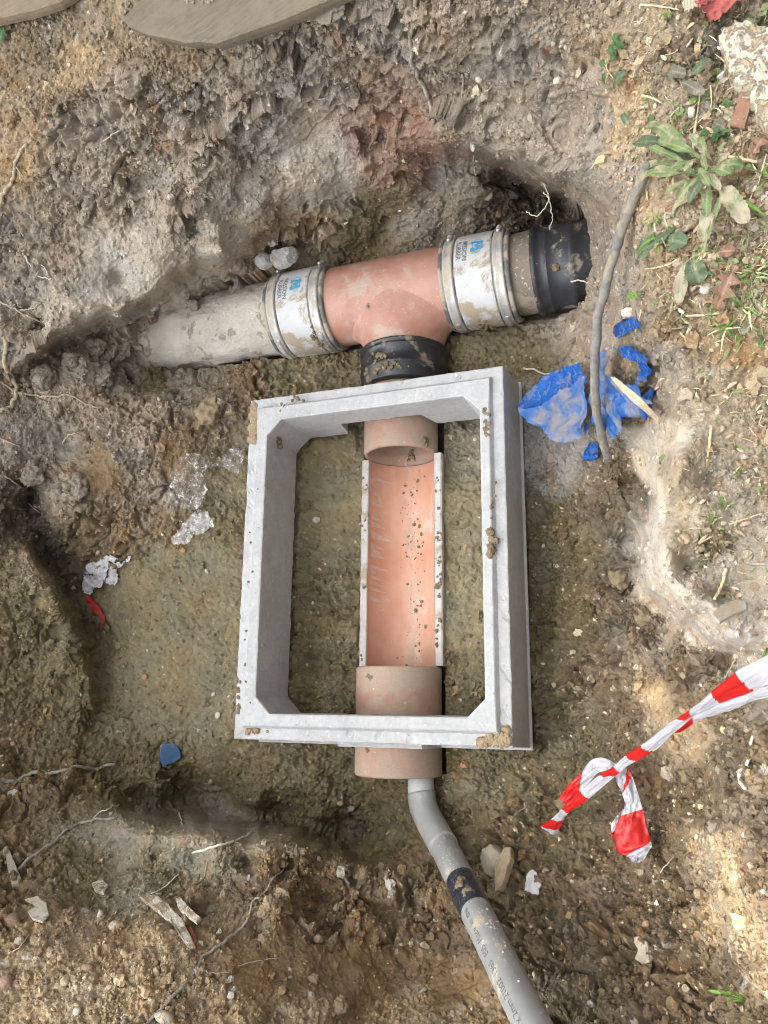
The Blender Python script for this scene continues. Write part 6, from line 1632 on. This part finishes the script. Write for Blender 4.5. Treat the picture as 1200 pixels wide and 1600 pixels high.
def cluster(name, pts, mat, size, label, cat, shape='round', h=.015, group=None):
    u0 = np.mean([q[0] for q in pts]); v0 = np.mean([q[1] for q in pts])
    e = empty(name, tuple(surf(u0, v0)), label, cat, group)
    for k, (u, v) in enumerate(pts):
        a = k * 2.4
        leaf_between('leaf', (u - size * .5 * math.cos(a), v - size * .5 * math.sin(a)), (u + size * .5 * math.cos(a), v + size * .5 * math.sin(a)), size * (.95 if shape == 'round' else .45), mat, e, h * (.5 + .5 * (k % 3)), h * (.6 + .5 * (k % 2)), shape, seed=k, n=10, m_=5, arch=.1)
    st = MB()
    b = surf(u0, v0, -.004)
    for k, (u, v) in enumerate(pts): tube(st, [b, (b + surf(u, v, h * .6)) / 2 + np.array([0, 0, .003]), surf(u, v, h * .5)], .0008, 5)
    st.build('stems', mat, e)
    return e
cluster('clover', [(960,58),(968,64),(975,62),(962,72),(955,78),(964,84),(958,90),(952,96),(970,74)], M_clover, 11, 'small dark clover plant at the top of the right bank', 'clover')
cluster('clover', [(1118,214),(1126,210),(1132,218),(1122,222),(1136,210),(1110,216)], M_clover, 11, 'small dark clover plant right of the upright straw', 'clover')
cluster('sprout', [(995,463),(1003,462),(1000,468),(1007,460)], M_sprout, 11, 'small bright green sprout near the cable', 'sprout')
cluster('sprout', [(1160,1556),(1168,1560),(1164,1566),(1172,1552),(1176,1562),(1168,1572),(1160,1570)], M_sprout, 13, 'yellow-green sprout in the lower right corner', 'sprout', 'lance', .03)
cluster('sprout', [(1040,26),(1046,28),(1042,32)], M_sprout, 8, 'tiny sprout left of the red glove', 'sprout')
cluster('sprout', [(1027,340),(1033,344),(1022,348),(1030,350)], M_sprout, 12, 'narrow-leaved sprout left of the spotted weed', 'sprout', 'lance')
cluster('sprout', [(1192,1010),(1200,1016),(1196,1024),(1204,1008)], M_sprout, 18, 'bright green leaves at the right edge above the striped tape', 'sprout', 'lance', .03)
cluster('weed_seedling', [(1166,36),(1172,40),(1184,52),(1190,24),(1196,14)], M_leaf, 16, 'green leaves growing between the glove and the whitish slab', 'weed')
def lone(b, t, w_, mat, label, cat, shape='lance', name='leaf', h=.006, **k):
    o = leaf_between(name, b, t, w_, mat, None, h, h + .004, shape, **k); return tag(o, label, cat, 'loose leaves on the ground')
lone((2,70), (14,42), 18, M_clover, 'single green leaf at the left edge under the timber', 'leaf', 'round')
lone((1150,415), (1126,480), 42, M_dead, 'dead brown oak leaf below the dusty rosette leaves', 'leaf', 'oak', seed=2)
lone((1204,205), (1176,246), 34, M_dead, 'dead brown leaf at the right edge beside the rosette', 'leaf', 'oak', seed=4)
lone((1036,112), (1074,118), 24, M_greydead, 'grey-green dead leaf below the dark clods', 'leaf', seed=5)
lone((1078,120), (1112,94), 24, M_leafdark, 'dark green leaf beside the grey-green dead leaf', 'leaf', seed=6)
lone((1062,128), (1102,150), 24, M_greydead, 'purplish dead leaf above the oblong cream stone', 'leaf', seed=7)
lone((1114,190), (1138,206), 22, M_greydead, 'dark dead leaf below the rust-coloured offcut', 'leaf', seed=8)
lone((944,128), (952,112), 10, M_clover, 'narrow green leaf left of the shaded earth', 'leaf', seed=9)
lone((958,140), (980,112), 20, M_leafdark, 'dull green leaf pressed into the bank below the clover', 'leaf', seed=10)
lone((978,172), (992,192), 16, M_leafdark, 'small green leaf pressed into the earth above the rosette', 'leaf', seed=11)
lone((1040,728), (1052,716), 10, M_leaf, 'tiny green leaf on the pale edge of the ledge', 'leaf', 'round', seed=12)
lone((1040,332), (1062,322), 18, M_dead, 'orange-brown leaf tip under the rosette', 'leaf', seed=13)
lone((1120,395), (1150,392), 26, M_dead, 'flat tan leaf between the rosette and the oak leaf', 'leaf', seed=14)
lone((868,592), (896,590), 10, M_dead, 'small tan leaf fragment beside the white root', 'leaf', seed=15)
def tuft(pts, label, n=9, ln=34, mat=None):
    u0, v0 = pts
    e = empty('grass_tuft', tuple(surf(u0, v0)), label, 'grass', 'grass tufts on the turf')
    rs = np.random.RandomState(int(u0 + v0))
    for k in range(n):
        a = rs.rand() * 6.28; l = ln * (.5 + .7 * rs.rand())
        b = (u0 + rs.normal() * 4, v0 + rs.normal() * 4); t = (b[0] + l * math.cos(a), b[1] + l * math.sin(a))
        leaf_between('blade', b, t, 3.2 + 2 * rs.rand(), (M_leaf, M_sprout, M_straw)[k % 3] if mat is None else mat, e, .002, .008 + .012 * rs.rand(), 'blade', seed=k, n=10, m_=3, teeth=0, arch=.18, wave=0)
tuft((1182, 425), 'grass tuft at the right edge right of the oak leaf', 12, 34)
tuft((1130, 512), 'grass tuft below the long pale straw', 10, 30)
tuft((1190, 275), 'grass tuft at the right edge beside the rosette', 8, 30)
tuft((1025, 365), 'sparse grass tuft left of the spotted weed', 8, 28)
tuft((1160, 480), 'grass tuft below the oak leaf', 10, 30)
tuft((1150, 738), 'tiny grass tuft on the right-hand ledge', 5, 16)
tuft((1190, 760), 'grass tuft at the right edge of the ledge', 6, 18)
tuft((1130, 790), 'mossy grass tuft in the middle of the ledge', 14, 12)
tuft((1110, 810), 'mossy grass tuft left of the middle one on the ledge', 14, 12)
tuft((1150, 700), 'thin grass tuft near the flat buff stem', 4, 14)

# ------------------------------------------------------------------ loose crumbs and grit all over the dug earth
def crumbs(n, smin, smax, pw_, seed, name, label, wcol, icosub=1, pale=.06):
    rs = np.random.RandomState(seed)
    u = rs.rand(n * 4) * 1260 - 30; v = rs.rand(n * 4) * 1660 - 30
    fi = np.clip(np.searchsorted(ug, u), 0, nc - 1); fj = np.clip(np.searchsorted(vg, v), 0, nr - 1)
    k = fj * nc + fi
    dens = wcol[k] * (.15 + .85 * sstep(-.2, .5, perlin(PD[k] * 12 + seed)))
    keep = rs.rand(n * 4) < dens
    k = k[keep][:n]; n = len(k)
    P0 = PD[k]; NN = NBG.reshape(-1, 3)[k]
    # none inside the pipes, the channel or the concrete
    bad = (np.abs(P0[:, 0] - PX0) < .096) & (P0[:, 1] > -.425) & (P0[:, 1] < .52)
    bad |= (np.abs(P0[:, 1] - TY0) < .10) & (P0[:, 0] > -.60) & (P0[:, 0] < .43) & (P0[:, 2] < .16)
    P0 = P0[~bad]; NN = NN[~bad]; k = k[~bad]; n = len(k)
    V0, F0 = ico(icosub)
    nv = len(V0)
    sz = smin + (smax - smin) * rs.rand(n) ** pw_
    jit = 1 + .28 * rs.normal(size=(n, nv, 1)).clip(-1.6, 1.6)
    sc_ = .6 + .7 * rs.rand(n, 1, 3)
    A3 = rs.normal(size=(n, 3, 3)); Q3 = np.linalg.qr(A3)[0]
    V = np.einsum('nij,nvj->nvi', Q3, V0[None] * jit * sc_) * sz[:, None, None] + (P0 + NN * (sz * .25)[:, None])[:, None]
    F_ = (np.array(F0)[None] + (np.arange(n) * nv)[:, None, None]).reshape(-1, 3)
    c = colr[k] * (.70 + .65 * rs.rand(n, 1))
    isp = rs.rand(n) < pale
    pc_ = np.array([[.52, .45, .32], [.46, .33, .18], [.60, .56, .48], [.40, .27, .17]])[rs.randint(4, size=n)]
    c = np.where(isp[:, None], pc_ * (.7 + .4 * rs.rand(n, 1)), c)
    tn = np.repeat(np.concatenate([c, np.ones((n, 1))], 1), nv, 0)
    o = mesh_obj(name, V.reshape(-1, 3), F_, M_crumb, smooth=False, attrs={'tint': ('FLOAT_COLOR', tn)})
    return tag(o, label, name.replace('_', ' '), kind='stuff')
M_crumb = attr_mat('crumb', rough=.93, spec=.2, var=.25, scale=800, bstr=.4, bdist=.001)
crumbs(52000, .0009, .0042, 2.2, 1, 'soil_crumbs', 'loose crumbs of earth strewn over the banks and the pit floor', np.clip(1.25 * fine - .25 - .15 * wet, 0.03, 1), 1, .03)
crumbs(2400, .0028, .0105, 2.8, 2, 'earth_clods', 'small clods of earth scattered over the banks', np.clip(clod * 1.0 + peb * .3, 0, 1), 2, .02)
crumbs(4000, .0012, .0050, 2.2, 3, 'gravel', 'gravel and grit in the sandy spoil', np.clip(peb * 1.2, 0, 1) ** 1.3, 2, .24)

# ---- litter: dry stalk and leaf bits too many to count on the turf
def litter(n, seed):
    rs = np.random.RandomState(seed)
    V = []; F_ = []; T_ = []
    cnt = 0
    while cnt < n:
        u, v = (940 + 260 * rs.rand(), 620 * rs.rand()) if rs.rand() < .72 else (1030 + 170 * rs.rand(), 600 + 420 * rs.rand())
        if u < 985 + (v > 330) * 30 and rs.rand() < .8: continue
        b = surf(u, v, .002 + .004 * rs.rand(), 2); n_ = snorm(u, v); s = pxm(b)
        a = rs.rand() * 6.28; t1 = np.cross(n_, [math.cos(a), math.sin(a), 0.1]); t1 /= np.linalg.norm(t1); t1 += n_ * rs.normal() * .2
        t2 = np.cross(n_, t1)
        l = s * (4 + 16 * rs.rand() ** 1.6); w_ = s * (.5 + .5 * rs.rand()) * (1 if rs.rand() < .75 else 3.2)
        k = 5; i0 = len(V); cv = rs.normal() * .25
        for i in range(k):
            x = i / (k - 1) - .5
            ww = w_ * (1 - (2 * x) ** 2 * .5)
            c0_ = b + t1 * l * x + t2 * l * cv * (x * x - .1) + n_ * l * .06 * (1 - 4 * x * x)
            V += [c0_ + t2 * ww, c0_ + n_ * ww * .7, c0_ - t2 * ww]
        for i in range(k - 1):
            for j in range(2): F_.append((i0 + i * 3 + j, i0 + i * 3 + j + 1, i0 + i * 3 + j + 4, i0 + i * 3 + j + 3))
        col = np.array([[.50, .40, .25], [.36, .26, .15], [.58, .50, .35], [.24, .17, .11], [.20, .24, .10], [.40, .30, .22]][rs.randint(6)]) * (.7 + .5 * rs.rand())
        T_ += [(*col, 1)] * (k * 3); cnt += 1
    o = mesh_obj('leaf_litter', V, F_, M_crumb, attrs={'tint': ('FLOAT_COLOR', np.array(T_))})
    tag(o, 'dry stalks and leaf bits strewn over the turf on the right', 'leaf litter', kind='stuff')
litter(1100, 5)
def cover(n, seed):
    rs = np.random.RandomState(seed)
    mb = MB(); rib = []; T_ = []
    for k in range(n):
        u = 1000 + 205 * rs.rand() ** .8; v = 60 + 470 * rs.rand()
        if rs.rand() < .35: u, v = 1110 + 90 * rs.rand(), 400 + 130 * rs.rand()
        b = surf(u, v, .001, 2); a = rs.rand() * 6.28; dead = rs.rand() < .45; blade = rs.rand() < .6
        l = (10 + 22 * rs.rand()) * (1.0 if blade else .6); n_ = snorm(u, v)
        t1 = np.cross(n_, [math.cos(a), math.sin(a), .1]); t1 /= np.linalg.norm(t1)
        s = pxm(b); n0 = mb.n
        leaf_shape(mb, rib, b, b + t1 * l * s + n_ * s * (2 + 5 * rs.rand()), s * (2.2 + 1.5 * rs.rand() if blade else 8 + 7 * rs.rand()), n_ + rs.normal(size=3) * .25, arch=.12, shape='blade' if blade else ('lance', 'round', 'oak')[k % 3], seed=k, n=9, m_=4 if blade else 5, teeth=.1, wave=.12)
        col = np.array([[.40, .31, .18], [.27, .17, .10], [.34, .27, .19], [.22, .20, .13]][rs.randint(4)] if dead else [[.13, .20, .06], [.19, .27, .09], [.09, .14, .06], [.20, .24, .12]][rs.randint(4)]) * (.75 + .4 * rs.rand())
        T_ += [(*col, 1)] * (mb.n - n0)
    o = mb.build('ground_cover', M_crumb, attrs={'tint': ('FLOAT_COLOR', np.array(T_))})
    tag(o, 'low mixed grass, seedlings and dead leaves matted over the turf on the right', 'ground cover', kind='stuff')
cover(420, 9)
# ---- added leafy sun blocker, out of view; gaps cut for the sun spots
def add_sun_blocker():
    sdv = np.array(sdir)
    cc = np.array([-.12, .28, .1]) + sdv * 6.5
    ex = np.cross(sdv, [0, 0, 1.]); ex /= np.linalg.norm(ex); ey = np.cross(sdv, ex)
    e = empty('sun_blocker', (cc[0] - .3, cc[1], .6), 'unseen leafy crown on a trunk, added left of the pit to block the sun', 'sun_blocker')
    rs = np.random.RandomState(77)
    n = 75000
    r = 2.75 * np.sqrt(rs.rand(n)); a = rs.rand(n) * 6.2832
    edge = 1 + .12 * np.sin(a * 5 + 1) + .08 * np.sin(a * 9)
    L = cc + ex * (r * edge * np.cos(a))[:, None] + ey * (r * edge * np.sin(a))[:, None] + sdv * ((rs.rand(n) - .5) * 1.5 * np.sqrt(np.clip(1 - (r / 2.9) ** 2, .05, 1)))[:, None]
    spots = [(1120,1322,5),(1132,1366,7),(1150,1412,9),(1172,1456,11),(1190,1500,9),(1026,1088,4),(1034,1110,4),(1082,1150,4)]
    keep = np.ones(n, bool)
    for u, v, rp in spots:
        q_ = surf(u, v); rad = rp * pxm(q_) + .039
        d = L - q_; d = d - sdv * (d @ sdv)[:, None]
        keep &= np.linalg.norm(d, axis=1) > rad
    L = L[keep]; n = len(L)
    Q3 = np.linalg.qr(rs.normal(size=(n, 3, 3)))[0]
    sz = .055 + .03 * rs.rand(n)
    base = np.array([[-1, 0, 0], [-.3, .55, .10], [.45, .45, .10], [1, 0, -.08], [.45, -.45, .10], [-.3, -.55, .10]])
    V = np.einsum('nij,vj->nvi', Q3, base) * sz[:, None, None] + L[:, None]
    F_ = (np.array([[0, 1, 2, 3], [0, 3, 4, 5]])[None] + (np.arange(n) * 6)[:, None, None]).reshape(-1, 4)
    mesh_obj('crown', V.reshape(-1, 3), F_, simple('blocker_leaves', (.05, .10, .025), (.09, .15, .04), .6, 3), e, smooth=False)
    mb = MB()
    b0 = np.array([cc[0] - .3, cc[1], .55]); top = cc + np.array([0, 0, .6])
    tube(mb, catmull([b0, b0 + (.05, .04, .8), b0 + (.12, -.03, 1.7), (b0 + top * 2) / 3, top], 6), np.linspace(.15, .03, 25), 14, rough=.15)
    for k in range(9):
        t = .45 + .05 * k; s_ = b0 + (top - b0) * t; a_ = k * 2.4
        en = cc + ex * 1.5 * math.cos(a_) + ey * 1.5 * math.sin(a_)
        skip = False
        for u, v, rp in spots:
            q_ = surf(u, v)
            for w_ in np.linspace(0, 1, 12):
                d = s_ + (en - s_) * w_ - q_; d = d - sdv * (d @ sdv)
                if np.linalg.norm(d) < .10: skip = True
        if not skip: tube(mb, catmull([s_, (s_ + en) / 2 + (0, 0, .15), en], 6), np.linspace(.05, .012, 13), 8, rough=.15)
    mb.build('trunk', simple('blocker_bark', (.10, .08, .06), (.18, .15, .11), .9, 20, bump_s=.8), e)
add_sun_blocker()
